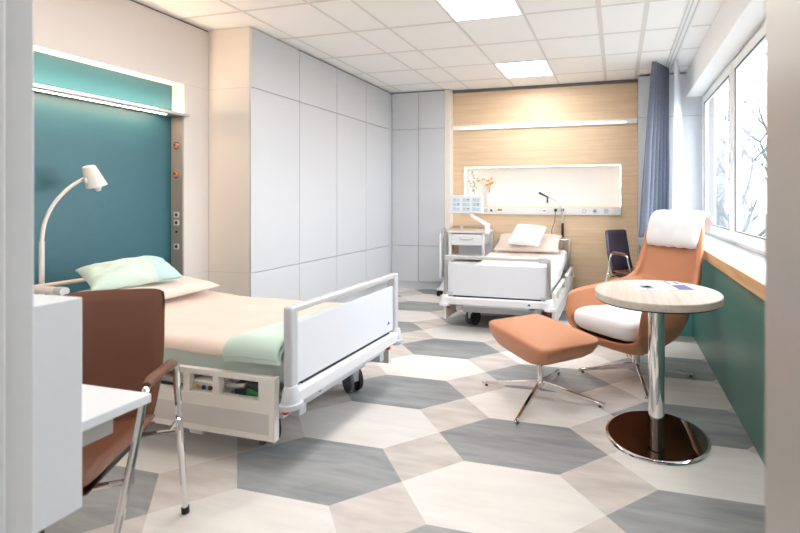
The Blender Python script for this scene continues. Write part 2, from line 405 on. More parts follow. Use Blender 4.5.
# ------------------------------------------------------------------ cupboards
SZ = (0.602, 2.228)
def cupboard_left(y0, y1, label, end):
    t = thing('wall_cupboard', label, 'cupboard', (-3.28, (y0 + y1) / 2, 0), 0, 'tall cupboards along the left wall')
    ox, oy = -3.28, (y0 + y1) / 2
    box('carcass', CABBODY if end else SEAM, (XL - ox + 0.002, y0 - oy, 0.1), (-3.122 - ox, y1 - oy - 0.001, CZ - (0.004 if end else 0.017)), t)
    g = 0.0028
    for z0, z1 in ((0.1, SZ[0]), SZ, (SZ[1], CZ - 0.018)):
        box('door', CAB, (-3.121 - ox, y0 - oy + (0.0 if end else g), z0 + g), (-3.10 - ox, y1 - oy - g, z1 - g), t, 0.0015)
    box('plinth', CAB, (XL - ox + 0.002, y0 - oy + 0.002, 0), (-3.13 - ox, y1 - oy - 0.001, 0.1), t)
    if end:
        for z in SZ: MB().box((XL - ox + 0.002, y0 - oy - 0.0012, z - 0.0015), (-3.122 - ox, y0 - oy + 0.001, z + 0.0015)).build('panel_joint', BEDLGREY, t)
    if not end: MB().box((XL - ox + 0.01, y0 - oy + 0.003, CZ - 0.017), (-3.125 - ox, y1 - oy - 0.003, CZ - 0.002)).build('shadow_gap', DARKGAP, t)
    return t
ys = [3.195, 3.80, 4.405, 5.008, 5.60]
labs = ['light grey tall cupboard column nearest the beds pillow, with the warm-lit end panel',
        'second light grey cupboard column counted from the warm-lit end panel',
        'third light grey cupboard column counted from the warm-lit end panel',
        'light grey cupboard column in the corner, fourth from the warm-lit end panel']
labs[0] = 'light grey tall cupboard column at the near end, with the warm-lit side panel'
for i in range(4): cupboard_left(ys[i], ys[i + 1], labs[i], i == 0)
box('trim_5', CAB, (XL, 5.601, 0), (-3.105, YB, CZ - 0.03)).__setitem__('kind', 'structure')
def cupboard_back(x0, x1, label):
    oy = 5.68
    t = thing('wall_cupboard', label, 'cupboard', ((x0 + x1) / 2, oy, 0), 0, 'tall cupboards beside the oak wall'); ox = (x0 + x1) / 2
    box('carcass', SEAM, (x0 - ox + 0.001, 5.682 - oy, 0.1), (x1 - ox - 0.001, YB + 0.1 - oy, CZ - 0.017), t)
    for z0, z1 in ((0.1, SZ[0]), SZ, (SZ[1], CZ - 0.018)):
        box('door', CAB, (x0 - ox + 0.003, 5.66 - oy, z0 + 0.003), (x1 - ox - 0.003, 5.681 - oy, z1 - 0.003), t, 0.0015)
    box('plinth', CAB, (x0 - ox + 0.001, 5.685 - oy, 0), (x1 - ox - 0.001, YB + 0.1 - oy, 0.1), t)
    box('shadow_gap', DARKGAP, (x0 - ox + 0.001, 5.683 - oy, CZ - 0.017), (x1 - ox - 0.001, YB + 0.1 - oy, CZ - 0.002), t)
cupboard_back(-3.10, -2.692, 'narrow light grey cupboard column facing the room, left of the pair beside the oak wall')
cupboard_back(-2.692, -2.302, 'narrow light grey cupboard column touching the pale strip next to the oak wall')
struct(box('trim_6', CABBODY, (-2.301, 5.66, 0), (-2.222, YB + 0.1, CZ - 0.004)))

# ------------------------------------------------------------------ ceiling lights, curtain track
def ceiling_light(x0, y0, label, lm=None):
    t = thing('ceiling_light', label, 'ceiling light', (x0 + 0.3, y0 + 0.3, CZ), 0, 'square recessed ceiling panels')
    f = MB(); a, b = 0.295, 0.278
    f.box((-a, -a, -0.006), (a, -b, 0.0)).box((-a, b, -0.006), (a, a, 0.0)).box((-a, -b, -0.006), (-b, b, 0.0)).box((b, -b, -0.006), (a, b, 0.0))
    f.build('frame', WPLAS, t); box('diffuser', lm or LED, (-b, -b, -0.004), (b, b, -0.0005), t)
ceiling_light(-1.34, 2.93, 'square glowing ceiling panel at the top edge, the nearer and larger one')
ceiling_light(-1.34, 4.722, 'small square glowing ceiling panel in front of the oak wall, the farther one')
ceiling_light(-1.34, 1.14, 'square glowing ceiling panel above the doorway end of the room')
ceiling_light(-2.92, 1.735, 'square glowing warm ceiling panel above the bed by the teal niche', LEDW)
tr = thing('curtain_track', 'white double curtain track fixed to the ceiling along the window', 'curtain track', (0.575, 3.1, CZ))
MB().box((-0.045, -2.5, -0.02), (0.045, 2.42, 0.0)).build('rail', WPLAS, tr, 0.003)
MB().box((-0.026, -2.49, -0.0215), (-0.014, 2.41, -0.018)).box((0.014, -2.49, -0.0215), (0.026, 2.41, -0.018)).build('slot', BEDGREY, tr)

def curtain(name, m, label, top, bot, zt, zb, nw, amp, th):
    # top / bot: (x, y) polyline ends of the gathered cloth
    N, V = nw * 12 + 1, 40
    mb = MB()
    def fn(u, v):
        e = v ** 0.8
        p0 = Vector(top[0]).lerp(Vector(top[1]), u); p1 = Vector(bot[0]).lerp(Vector(bot[1]), u)
        p = p0.lerp(p1, e)
        d = (p1 * 0 + (Vector(top[1]) - Vector(top[0]))).normalized(); n = Vector((-d.y, d.x))
        ph = u * nw * 2 * PI
        w = amp * (0.55 + 0.7 * e) * (math.sin(ph) + 0.25 * math.sin(2 * ph + 1.3 + 2 * v) + 0.3 * noise.noise((u * 9, v * 2.2, 3.1)))
        q = p + n * w + d * (0.3 * amp * math.cos(ph))
        return (q.x, q.y, zt + (zb - zt) * v)
    mb.grid(N, V, fn)
    return tag(mb.build(name, m, None, solid=th, ang=80), label, 'curtain')
c1 = curtain('curtain', CURT, 'blue-grey curtain gathered in the corner beside the oak wall', ((0.375, 4.98), (0.56, 5.30)), ((0.25, 4.98), (0.56, 5.42)), 2.738, 0.835, 6, 0.028, 0.004)
c2 = curtain('sheer_curtain', SHEER, 'white sheer curtain gathered between the blue-grey curtain and window', ((0.60, 4.97), (0.69, 5.46)), ((0.60, 5.0), (0.74, 5.46)), 2.738, 0.90, 7, 0.024, 0.002)

# ------------------------------------------------------------------ bedhead light shelf, supply channel, strip light, supply rail
sh = thing('wall_lamp', 'slim shelf light with glowing lines across the teal bedhead niche', 'wall light', (-3.687, 2.28, 1.957))
MB().box((0.0, -0.72, -0.012), (0.165, 0.705, 0.012)).build('shelf', ALU, sh, 0.003)
box('upper_diffuser', WARMUP, (0.07, -0.72, 0.0125), (0.11, 0.66, 0.0145), sh)
box('front_diffuser', WARMBAR, (0.1655, -0.72, 0.004), (0.168, 0.44, 0.011), sh)
box('lower_diffuser', WARMDN, (0.075, -0.72, -0.0135), (0.10, 0.56, -0.0122), sh)
cn = thing('supply_channel', 'vertical metal channel with red buttons and sockets beside the teal niche', 'socket panel', (-3.624, NY1, 0.0))
MB().box((-0.062, -0.012, 0.05), (0.062, -0.0005, 1.943)).build('housing', mat('channel_metal', rgb(172, 165, 157), 0.4, 0.3), cn, 0.002)
for z in (1.701, 1.459):
    r = MB().lathe([(0.032, -0.012), (0.032, -0.018), (0.026, -0.021)], 24, (0, 0, z), 'y').build('call_ring', CHROME, cn)
    MB().lathe([(0.022, -0.012), (0.022, -0.024), (0.017, -0.028)], 20, (0, 0, z), 'y').build('call_button', ORANGEP, r)
    MB().ball((-0.004, -0.028, z + 0.006), 0.011, 1, (1, 0.3, 1)).build('button_symbol', BLACK, r)
for z in (1.116, 1.05, 0.848):
    s_ = MB().box((-0.028, -0.016, z - 0.024), (0.028, -0.012, z + 0.024)).build('socket', BEDW, cn, 0.002)
    MB().lathe([(0.015, -0.016), (0.015, -0.018)], 16, (0, 0, z), 'y').build('socket_well', DGREY, s_)
MB().lathe([(0.010, -0.012), (0.010, -0.016)], 14, (0, 0, 0.972), 'y').build('key_hole', BLACK, cn)

st = thing('wall_lamp', 'long thin white strip light across the oak wall above the niche', 'wall light', (-0.99, YB, 2.235))
MB().box((-1.23, -0.03, -0.031), (1.232, 0.0, 0.031)).build('housing', WPLAS, st, 0.003)
box('diffuser', BARLED, (-1.11, -0.034, -0.027), (1.10, -0.0295, 0.0), st)

rl = thing('supply_rail', 'white horizontal socket rail on the oak wall under the lit niche', 'socket panel', (-1.0, YB, 1.098))
MB().box((-1.06, -0.03, -0.052), (1.048, 0.0, 0.050)).build('housing', mat('rail_white', rgb(226, 226, 226), 0.4), rl, 0.003)
def disc(x, r, m, name, d=0.004):
    return MB().lathe([(r, 0.0), (r, -d)], 20, (x, -0.03, 0.0), 'y').build(name, m, rl)
def plate(x, w, h, m, name):
    return MB().box((x - w / 2, -0.034, -h / 2), (x + w / 2, -0.03, h / 2)).build(name, m, rl, 0.002)
plate(-0.735, 0.045, 0.045, BEDGREY, 'data_socket'); plate(-0.66, 0.05, 0.05, WPLAS, 'socket'); MB().box((-0.675, -0.036, -0.015), (-0.645, -0.034, 0.015)).build('socket_well', BLACK, rl)
plate(-0.535, 0.075, 0.06, WPLAS, 'nurse_call_plate')
MB().box((-0.565, -0.038, -0.005), (-0.537, -0.034, 0.022)).build('red_call_button', RED, rl); MB().box((-0.533, -0.038, -0.005), (-0.507, -0.034, 0.022)).build('green_call_button', GREENP, rl)
plate(0.07, 0.06, 0.05, WPLAS, 'socket'); MB().box((0.05, -0.036, -0.006), (0.09, -0.034, 0.006)).build('socket_well', DGREY, rl)
for x in (0.585, 0.72):
    s_ = disc(x, 0.03, BEDGREY, 'gas_outlet', 0.008)
    MB().lathe([(0.012, 0.0), (0.012, -0.006)], 14, (x, -0.038, 0), 'y').build('outlet_valve', DGREY if x > .6 else WPLAS, s_)
plate(0.86, 0.055, 0.06, BEDGREY, 'switch'); plate(0.935, 0.065, 0.06, WPLAS, 'switch')

# warm LED lines inside the oak niche (the lamps that light it)
nl = thing('niche_light', 'warm light strip hidden along top and sides of the oak niche', 'light strip', (NX0, YB, NB))
w_, h_ = NX1 - NX0, NT - NB
MB().box((0.01, 0.012, h_ - 0.012), (w_ - 0.01, 0.028, h_ - 0.005)).build('top_strip', WARM, nl)
MB().box((0.005, 0.012, 0.01), (0.012, 0.028, h_ - 0.02)).build('side_strip', WARM, nl); MB().box((w_ - 0.012, 0.012, 0.01), (w_ - 0.005, 0.028, h_ - 0.02)).build('side_strip', WARM, nl)

# ------------------------------------------------------------------ vases and dried flowers in the niche
def vase(x, y, h, r, label):
    o = MB().lathe([(r * 0.85, 0), (r, 0.01), (r, h * 0.88), (r * 0.85, h * 0.97), (r * 0.6, h), (r * 0.5, h), (r * 0.55, h - 0.02)], 28).build('vase', CERAM)
    o.location = (x, y, NB + 0.001); return tag(o, label, 'vase')
vase(-1.72, YB + 0.09, 0.18, 0.052, 'white cylindrical vase standing in the lit niche, orange dried flowers in it')
vase(-1.93, YB + 0.09, 0.13, 0.045, 'white vase in the niche corner, partly hidden behind the tilted screen')
def bunch(name, label, x, y, z, tips, petal, leafy):
    t = thing(name, label, 'dried flowers', (x, y, z))
    for k, (dx, dz, n) in enumerate(tips):
        dy = random.uniform(-0.03, 0.03)
        pts = smooth_path([(0.0, 0, 0), (dx * 0.25, dy * 0.3, dz * 0.5), (dx, dy, dz)], 5)
        s_ = MB().tube(pts, 0.0018, 5).build('stem', STRAW if not leafy else LEAF, t)
        for q in range(n):
            f = 0.45 + 0.55 * q / max(1, n - 1) if leafy else 0.93 + 0.07 * q
            p = pts[min(len(pts) - 1, int(f * (len(pts) - 1)))]
            b = MB()
            if leafy:
                b.ball((p.x + random.uniform(-.02, .02), p.y, p.z + random.uniform(-.01, .01)), 0.013, 1, (1.0, 0.4, 0.8))
                b.build('leaf', petal, s_)
            else:
                for _ in range(6): b.ball((p.x + random.uniform(-.016, .016), p.y + random.uniform(-.014, .014), p.z + random.uniform(-.014, .016)), 0.010, 1)
                b.build('blossom', petal, s_)
bunch('dried_flowers', 'orange dried flowers fanning out of the white vase in the niche', -1.72, YB + 0.09, NB + 0.172,
      [(-0.02, 0.20, 1), (0.03, 0.23, 1), (0.01, 0.15, 1), (-0.05, 0.13, 1), (0.045, 0.17, 1), (-0.17, 0.19, 1), (-0.10, 0.22, 1)], ORANGE, False)
bunch('dried_leaf_sprigs', 'green-grey dried leafy sprigs in the niche behind the tilted screen', -1.93, YB + 0.06, NB + 0.122,
      [(-0.02, 0.36, 8), (0.03, 0.27, 6), (-0.09, 0.22, 5)], LEAF, True)

# ------------------------------------------------------------------ hospital beds
def bed(name, label, loc, rz, L, silver, dz):
    t = thing(name, label, 'hospital bed', loc, rz); t.scale = (1, 1.04 if silver else 1.0, 1)
    post_m = ALU if silver else BEDGREY
    H = 0.745
    fb = MB().box((L - 0.05, -0.45, 0.372), (L - 0.03, 0.45, 0.664)).build('footboard', BEDPANEL, t, 0.006)
    for s in (-1, 1):
        yy = 0.468 * s
        hw = 0.017 if silver else 0.024
        MB().box((L - 0.062, yy - hw, 0.345), (L - 0.014, yy + hw, H - (0.004 if silver else 0))).build('footboard_post', post_m, fb, 0.011, 3)
        if silver:
            MB().box((L - 0.068, min(yy, yy - s * 0.085), 0.70), (L - 0.01, max(yy, yy - s * 0.085) , H + 0.002)).build('corner_bracket', BEDGREY, fb, 0.006)
            MB().box((L - 0.06, min(yy, yy - s * 0.07), 0.385), (L - 0.02, max(yy, yy - s * 0.07), 0.405)).build('panel_clip', BEDGREY, fb, 0.003)
    MB().box((L - 0.058, -0.448, H - 0.034), (L - 0.02, 0.448, H)).build('footboard_rail', mat('rail_alu', rgb(212, 212, 212), 0.35, 0.3) if 'rail_alu' not in MATS else MATS['rail_alu'], fb, 0.010, 3)
    lg = MB().prism([(-0.018, 0), (0.018, 0), (0.012, 0.012), (0.004, 0.02), (-0.003, 0.017), (-0.004, 0.006)], L - 0.0298, L - 0.029, 'x').build('logo', BLUE, fb)
    lg.location = (0, 0.385, 0.425) if not silver else (0.033, 0.30, 0.318)
    # cross beam and bumpers
    MB().box((L - 0.09, -0.47, 0.292), (L + 0.002, 0.47, 0.36)).build('cross_beam', BEDW, t, 0.012, 3)
    MB().box((L - 0.075, -0.40, 0.36), (L - 0.032, 0.40, 0.373)).build('beam_gap', BLACK, t)
    MB().box((L - 0.06, -0.30, 0.278), (L - 0.004, 0.30, 0.294)).build('beam_pad', BEDGREY, t, 0.004)
    for e in (0, 1):
        for s in (-1, 1):
            x = L - 0.03 if e else 0.03
            MB().lathe([(0.040, 0.276), (0.051, 0.281), (0.053, 0.290), (0.051, 0.303), (0.044, 0.308), (0.031, 0.374), (0.025, 0.380)], 28, (x, 0.475 * s, 0)).build('corner_bumper', BEDGREY if not silver else BEDW, t)
    # head end
    hy = 0.45 if silver else 0.372; hz = 0.745 if silver else 0.705
    hb = MB().box((0.0, -hy, 0.36), (0.02, hy, 0.60)).build('headboard', BEDPANEL, t, 0.006)
    MB().tube([(0.012, -hy - 0.01, hz), (0.012, hy + 0.01, hz)], 0.014, 12).build('headboard_rail', BEDTUBE if not silver else ALU, hb)
    for s in (-1, 1):
        MB().box((-0.008, (hy + 0.005) * s - 0.018, 0.32), (0.032, (hy + 0.005) * s + 0.018, hz + 0.016)).build('headboard_post', post_m, hb, 0.01, 3)
        MB().box((0.004, 0.25 * s - 0.012, 0.59), (0.02, 0.25 * s + 0.012, hz)).build('rail_bracket', post_m, hb, 0.004)
    # chassis
    ch = MB()
    for s in (-1, 1):
        ch.box((0.05, 0.36 * s - 0.025, 0.20), (L - 0.06, 0.36 * s + 0.025, 0.255))
    ch.box((0.05, -0.38, 0.2), (0.11, 0.38, 0.26)).box((L - 0.26, -0.36, 0.16), (L - 0.18, 0.36, 0.215)).box((0.20, -0.36, 0.16), (0.28, 0.36, 0.215)).box((0.3, -0.3, 0.13), (L - 0.3, -0.24, 0.19)).box((0.3, 0.24, 0.13), (L - 0.3, 0.3, 0.19))
    ch.box((0.55, -0.2, 0.13), (0.95, 0.2, 0.30))
    ch.build('chassis', BEDGREY, t, 0.006)
    dk = MB().box((0.06, -0.44, 0.305), (L - 0.12, 0.44, 0.325))
    for i in range(9): dk.box((0.09 + i * 0.185, -0.40, 0.325), (0.22 + i * 0.185, 0.40, 0.352))
    dk.build('mattress_deck', BEDLGREY, t)
    for e in (0, 1):
        for s in (-1, 1):
            x = (L - 0.315 if s < 0 else L - 0.25) if e else 0.25
            fk = MB().lathe([(0.022, 0.14), (0.026, 0.175)], 16, (0, 0, 0)).box((-0.045, -0.022, 0.075), (0.02, 0.022, 0.145)).build('castor', BEDGREY, t, 0.004)
            fk.location = (x + 0.02, 0.315 * s, 0); fk.rotation_euler = (0, 0, math.radians(-32 if not silver else -20))
            for q in (-1, 1):
                MB().lathe([(0.055, -0.012), (0.073, -0.010), (0.075, 0.0), (0.073, 0.010), (0.055, 0.012)], 28, (-0.032, q * 0.030, 0.0755), 'y').build('castor_wheel', WHEEL if q < 0 else BLACK, fk)
    # lowered side rail panels
    for s in (-1, 1):
        for xa, xb, main in ((L - 1.02, L - 0.085, True), (0.10, L - 1.06, False)):
            y0, y1 = (0.486, 0.516) if s > 0 else (-0.516, -0.486)
            z0, z1, zm, zs = 0.130, 0.423, 0.313, 0.398
            p = MB().box((xa, y0, z0), (xb, y1, zm)).box((xa + 0.03, y0, zs), (xb, y1, z1)).box((xb - 0.09, y0, zm), (xb, y1, zs))
            p.box((xa + 0.30, y0, zm), (xa + 0.34, y1, zs)) if not main else None
            if main:
                for dx in (0.33, 0.51): p.box((xb - dx - 0.022, y0, zm), (xb - dx + 0.014, y1, zs))
            p.prism([(xa, zm), (xa + 0.05, zm), (xa + 0.16, zs), (xa + 0.16, z1), (xa + 0.03, z1)], y0, y1, 'y')
            pp = p.build('side_rail', BEDIVORY, t, 0.009, 3)
            yo = y1 if s > 0 else y0
            MB().box((xa + 0.04, min(yo, yo + 0.002 * s), z0 + 0.03), (xb - 0.03, max(yo, yo + 0.002 * s), z0 + 0.125)).build('rail_inset', BEDLGREY, pp, 0.001)
            if main:
                MB().box((xb - 0.50, min(0.47 * s, 0.51 * s), z0 - 0.022), (xb - 0.42, max(0.47 * s, 0.51 * s), z0 + 0.004)).build('rail_latch', BEDGREY, pp, 0.003)
    # controls visible inside the openings
    for s in (-1, 1):
        cbx = MB().box((L - 0.62, min(s * 0.40, s * 0.462), 0.27), (L - 0.45, max(s * 0.40, s * 0.462), 0.34)).build('control_box', BEDIVORY, t, 0.004)
        for dx, m in ((0.0, YEL), (0.035, BLUE), (0.075, DGREY)):
            MB().lathe([(0.012, 0.0), (0.012, 0.004 * s)], 14, (L - 0.585 + dx, s * 0.462, 0.312), 'y').build('control_knob', m, cbx)
        MB().box((L - 0.38, min(s * 0.39, s * 0.45), 0.27), (L - 0.22, max(s * 0.39, s * 0.45), 0.345)).build('drive_housing', DGREY, t, 0.004)
        MB().box((L - 0.30, min(s * 0.452, s * 0.462), 0.285), (L - 0.235, max(s * 0.452, s * 0.462), 0.325), Matrix.Rotation(0.3, 3, 'Y')).build('release_pedal', GREENP, t, 0.004)
        MB().tube([(L - 0.40, s * 0.46, 0.33), (L - 0.30, s * 0.46, 0.345)], 0.012, 10).build('drive_rod', ALU, t)
        MB().box((L - 0.085, min(s * 0.45, s * 0.47), 0.236), (L - 0.06, max(s * 0.45, s * 0.47), 0.256)).build('brake_lever', RED, t, 0.004)
    for o in t.children:
        if not o.name.startswith(('castor', 'chassis')): o.location.z += dz
    return t
B1 = (Vector((-3.433, 2.2336, 0.01)), math.radians(-0.9), 2.015)
bed('hospital_bed', 'white hospital bed in front of the teal niche, footboard turned to the room', B1[0] * 1, B1[1], B1[2], False, 0.01).location.z = 0
B2 = (Vector((-1.078, 5.69, -0.022)), math.radians(-90), 1.84)
bed('hospital_bed', 'white hospital bed with silver posts, head against the oak wall', B2[0] * 1, B2[1], B2[2], True, -0.022).location.z = 0
def place(o, B, extra=(0, 0, 0)):
    o.location = Matrix.Rotation(B[1], 3, 'Z') @ Vector(extra) + B[0]; o.rotation_euler = (0, 0, B[1]); o.scale = (1, 1.04 if B[2] < 1.9 else 1.0, 1); return o
tb = MB().tube([(0.22, -0.505, 0.755), (0.56, -0.505, 0.755)], 0.02, 14).tube([(0.26, -0.505, 0.755), (0.26, -0.505, 0.43)], 0.012, 10).tube([(0.50, -0.505, 0.755), (0.50, -0.505, 0.43)], 0.012, 10)
hospital1 = [o for o in bpy.data.objects if o.name == 'hospital_bed'][0]
hr = tb.build('head_side_rail', BEDIVORY, hospital1)
MB().tube([(0.52, -0.505, 0.755), (0.575, -0.505, 0.755)], 0.022, 14).build('rail_cap', BEDGREY, hr)

def raise1(x):
    return 0.045 * max(0.0, min(1.0, (0.85 - x) / 0.6)) ** 1.2
def raise2(x):
    return 0.12 * max(0.0, min(1.0, (0.80 - x) / 0.65)) ** 1.1
def mattress(name, label, B, rf, m):
    L = B[2]; N = 40
    x0, x1, hw, z0, z1 = 0.05, L - 0.105, 0.44, 0.3525, 0.505
    R = 0.035
    prof = []
    for (cy, cz, a0) in ((hw - R, z1 - R, 0), (-hw + R, z1 - R, 90), (-hw + R, z0 + R, 180), (hw - R, z0 + R, 270)):
        for k in range(5):
            a = math.radians(a0 + 22.5 * k); prof.append((cy + R * math.cos(a), cz + R * math.sin(a)))
    mb = MB(); rings = []
    for i in range(N):
        x = x0 + (x1 - x0) * i / (N - 1); sc = 0.97 if i in (0, N - 1) else 1
        rings.append([mb.bm.verts.new((x, y * sc, z + rf(x) * (1 if z > 0.42 else 1))) for y, z in prof])
    n = len(prof)
    for i in range(N - 1):
        for k in range(n): mb.bm.faces.new((rings[i][k], rings[i][(k + 1) % n], rings[i + 1][(k + 1) % n], rings[i + 1][k]))
    mb.bm.faces.new(rings[0]); mb.bm.faces.new(rings[-1][::-1])
    return tag(place(mb.build(name, m), B), label, 'mattress')
def cover(name, label, B, rf, m, xa, xb, hw, ztop, drop, th, amp, seed, cat='bedding', endr=True, y_lo=None):
    ylo = -hw if y_lo is None else y_lo
    R = 0.05; mb = MB()
    def path(lo, hi, both=(True, True)):
        out = []
        if both[0]:
            out.append((lo, -drop))
            for k in range(0, 6):
                a = PI - k * PI / 10; out.append((lo + R + R * math.cos(a), -R + R * math.sin(a)))
        else: out.append((lo, 0))
        n = max(4, int((hi - lo) / 0.035))
        for k in range(1, n): out.append((lo + R + (hi - lo - 2 * R) * k / n, 0))
        if both[1]:
            for k in range(5, -1, -1):
                a = k * PI / 10; out.append((hi - R + R * math.cos(a), -R + R * math.sin(a)))
            out.append((hi, -drop))
        else: out.append((hi, 0))
        return out
    px = path(xa, xb, (False, endr)); py = path(ylo, hw)
    g = []
    for x, dx in px:
        row = []
        for y, dy in py:
            d = min(dx, dy)
            w = amp * (noise.noise((x * 3.5 + seed, y * 4.0, seed)) + 0.6 * noise.noise((x * 9 + seed, y * 7.0, seed + 4)))
            out = 0.6 * w if dy < -0.02 else 0
            sg = -1 if y < 0 else 1
            hem = 0.35 * amp * math.sin(x * 14 + seed) if dy <= -drop + 1e-4 else 0
            row.append(mb.bm.verts.new((x, y + sg * abs(out), ztop + rf(x) + d + (w if d > -0.03 else hem))))
        g.append(row)
    for i in range(len(px) - 1):
        for j in range(len(py) - 1): mb.bm.faces.new((g[i][j], g[i + 1][j], g[i + 1][j + 1], g[i][j + 1]))
    return tag(place(mb.build(name, m, None, solid=th, ang=85, sub=1), B), label, cat)
def pillow(name, label, m, loc, rot, w, d, h, seed, amp=0.006, end=None):
    mb = MB(); n, k = 30, 22
    def surf(sg, v0=0.0, up=0.0):
        def fn(u, v):
            v = v0 + (1 - v0) * v
            a, b = 2 * u - 1, 2 * v - 1
            e = (max(0, 1 - abs(a) ** 2.6) * max(0, 1 - abs(b) ** 2.6)) ** 0.5
            pin = 1 - 0.07 * (1 - abs(a) ** 2) * abs(b) ** 6
            pin2 = 1 - 0.05 * (1 - abs(b) ** 2) * abs(a) ** 6
            wv = amp * e ** 0.5 * (noise.noise((a * 2.2 + seed, b * 2.2, sg)) + 0.7 * noise.noise((a * 5 + seed, b * 4, sg + 3)))
            return (a * w / 2 * pin2, b * d / 2 * pin, sg * (h / 2 * e * (1 if sg > 0 else 0.6) + up) + wv * (1 if sg > 0 else 0.5))
        return fn
    mb.grid(n, k, surf(1)); mb.grid(n, k, surf(-1))
    bmesh.ops.remove_doubles(mb.bm, verts=mb.bm.verts, dist=0.0006)
    o = mb.build(name, m, None, ang=100, sub=1)
    if end:
        mb = MB(); mb.grid(n, 12, surf(1, 0.70, 0.0025)); mb.grid(n, 12, surf(-1, 0.70, 0.0025))
        mb.build('pillowcase_opening', end, o, ang=100, sub=1)
    o.location = loc; o.rotation_euler = rot
    return tag(o, label, 'pillow')
mattress('mattress', 'mint green mattress whose edge shows under the peach cover', B1, raise1, MINT)
cover('bed_cover', 'peach cover smoothed over the mattress of the bed by the teal niche', B1, raise1, PEACH, 0.10, B1[2] - 0.068, 0.462, 0.535, 0.058, 0.012, 0.009, 3)
mattress('mattress', 'white mattress of the bed with silver posts at the oak wall', B2, raise2, WCLOTH)
cover('bed_cover', 'beige duvet spread over the bed at the oak wall', B2, raise2, BEIGE, 0.42, B2[2] - 0.068, 0.466, 0.556, 0.05, 0.02, 0.012, 9)
# folded mint blanket at the foot of the first bed
def blanket(B):
    L = B[2]; mb = MB(); th = 0.019
    for layer in range(2):
        xa, xb = L - 0.40 + 0.012 * layer, L - 0.072
        ya, yb = -0.478 - 0.016 * layer, 0.16
        zt = 0.550 + layer * 0.021
        R = 0.045
        py = []
        drop = 0.078 - 0.008 * layer
        for k in range(4): py.append((ya, -drop + (drop - R) * k / 4))
        for k in range(6):
            a = PI - k * PI / 10; py.append((ya + R + R * math.cos(a), -R + R * math.sin(a)))
        for k in range(1, 15): py.append((ya + R + (yb - ya - R) * k / 14, 0))
        g = []
        for i in range(18):
            f = i / 17; row = []
            for y, dy in py:
                x = xa + (xb - xa) * f
                skew = 0.11 * max(0, min(1, (y + 0.5) / 0.66)) * (1 - f)
                w = 0.006 * (noise.noise((x * 7, y * 6, layer * 0.3)) + 0.8 * noise.noise((x * 14, y * 10, 5 + layer * .3)))
                curl = -0.014 * (1 - f) ** 10
                row.append((x + skew, y - (abs(w) * 1.2 if dy < -0.03 else 0), zt + dy + (w if dy > -0.03 else 0) + curl))
            g.append(row)
        top = [[mb.bm.verts.new(p) for p in r] for r in g]
        for i in range(17):
            for j in range(len(py) - 1): mb.bm.faces.new((top[i][j], top[i + 1][j], top[i + 1][j + 1], top[i][j + 1]))
    o = mb.build('folded_blanket', MINTB, None, solid=th, ang=85, offs=1.0)
    d = o.modifiers.new('sub', 'SUBSURF'); d.levels = d.render_levels = 2
    return tag(place(o, B), 'mint green folded blanket over the foot of the peach bed', 'blanket')
blanket(B1)
pl = pillow('pillow', 'wide pale peach pillow lying flat under the mint pillow', PEACHP, (0, 0, 0), (0, 0, 0), 0.44, 0.72, 0.13, 2, 0.012)
place(pl, B1, (0.41, 0.04, 0.628)); pl.scale = (1, 1, 1); pl.rotation_euler = (0, math.radians(5), B1[1])
pl = pillow('pillow', 'mint green pillow lying on top of the peach pillow', MINTP, (0, 0, 0), (0, 0, 0), 0.34, 0.47, 0.15, 5, 0.016, MINTE)
place(pl, B1, (0.375, -0.045, 0.757)); pl.scale = (1, 1, 1); pl.rotation_euler = (math.radians(2), math.radians(16), B1[1] + math.radians(-18))
pl = pillow('pillow', 'wide greige pillow leaning at the head of the bed at the oak wall', GREIGE, (0, 0, 0), (0, 0, 0), 0.42, 0.84, 0.14, 8, 0.010)
place(pl, B2, (0.30, 0.0, 0.728)); pl.scale = (1, 1, 1); pl.rotation_euler = (0, math.radians(24), B2[1])
pl = pillow('pillow', 'small white pillow propped against the greige pillow', WCLOTH, (0, 0, 0), (0, 0, 0), 0.36, 0.42, 0.16, 12, 0.010)
place(pl, B2, (0.45, 0.02, 0.835)); pl.scale = (1, 1, 1); pl.rotation_euler = (math.radians(-4), math.radians(36), B2[1] + math.radians(-12))

# ------------------------------------------------------------------ reading lamps
lp = thing('reading_lamp', 'white gooseneck reading lamp with conical shade in front of the teal wall', 'lamp', (-3.53, 1.998, 0.398))
lp.scale = (1.027, 1.027, 1.027)
X = 0.0
MB().tube([(0, 0, 0), (0, 0, 0.57)], 0.013, 12).build('pole', BEDIVORY, lp)
MB().tube(smooth_path([(0, 0, 0.56), (0.004, 0.012, 0.68), (0.02, 0.05, 0.80), (0.05, 0.115, 0.905), (0.085, 0.19, 0.975)], 8), 0.010, 10).build('gooseneck', BEDIVORY, lp)
R_ = Matrix.Translation((0.095, 0.215, 0.965)) @ Matrix.Rotation(math.radians(20), 4, 'X')
sd = MB().lathe([(0.026, 0.085), (0.034, 0.078), (0.042, 0.03), (0.056, -0.055), (0.052, -0.055), (0.038, 0.03), (0.03, 0.07)], 24).build('lamp_shade', BEDIVORY, lp); sd.matrix_local = R_
MB().lathe([(0.026, -0.04), (0.024, -0.062), (0.012, -0.088)], 16).build('bulb', mat('frosted_bulb', rgb(214, 220, 238), 0.3), sd)
MB().box((-0.012, -0.06, -0.015), (0.012, -0.025, 0.015)).build('shade_joint', BEDGREY, sd, 0.003)

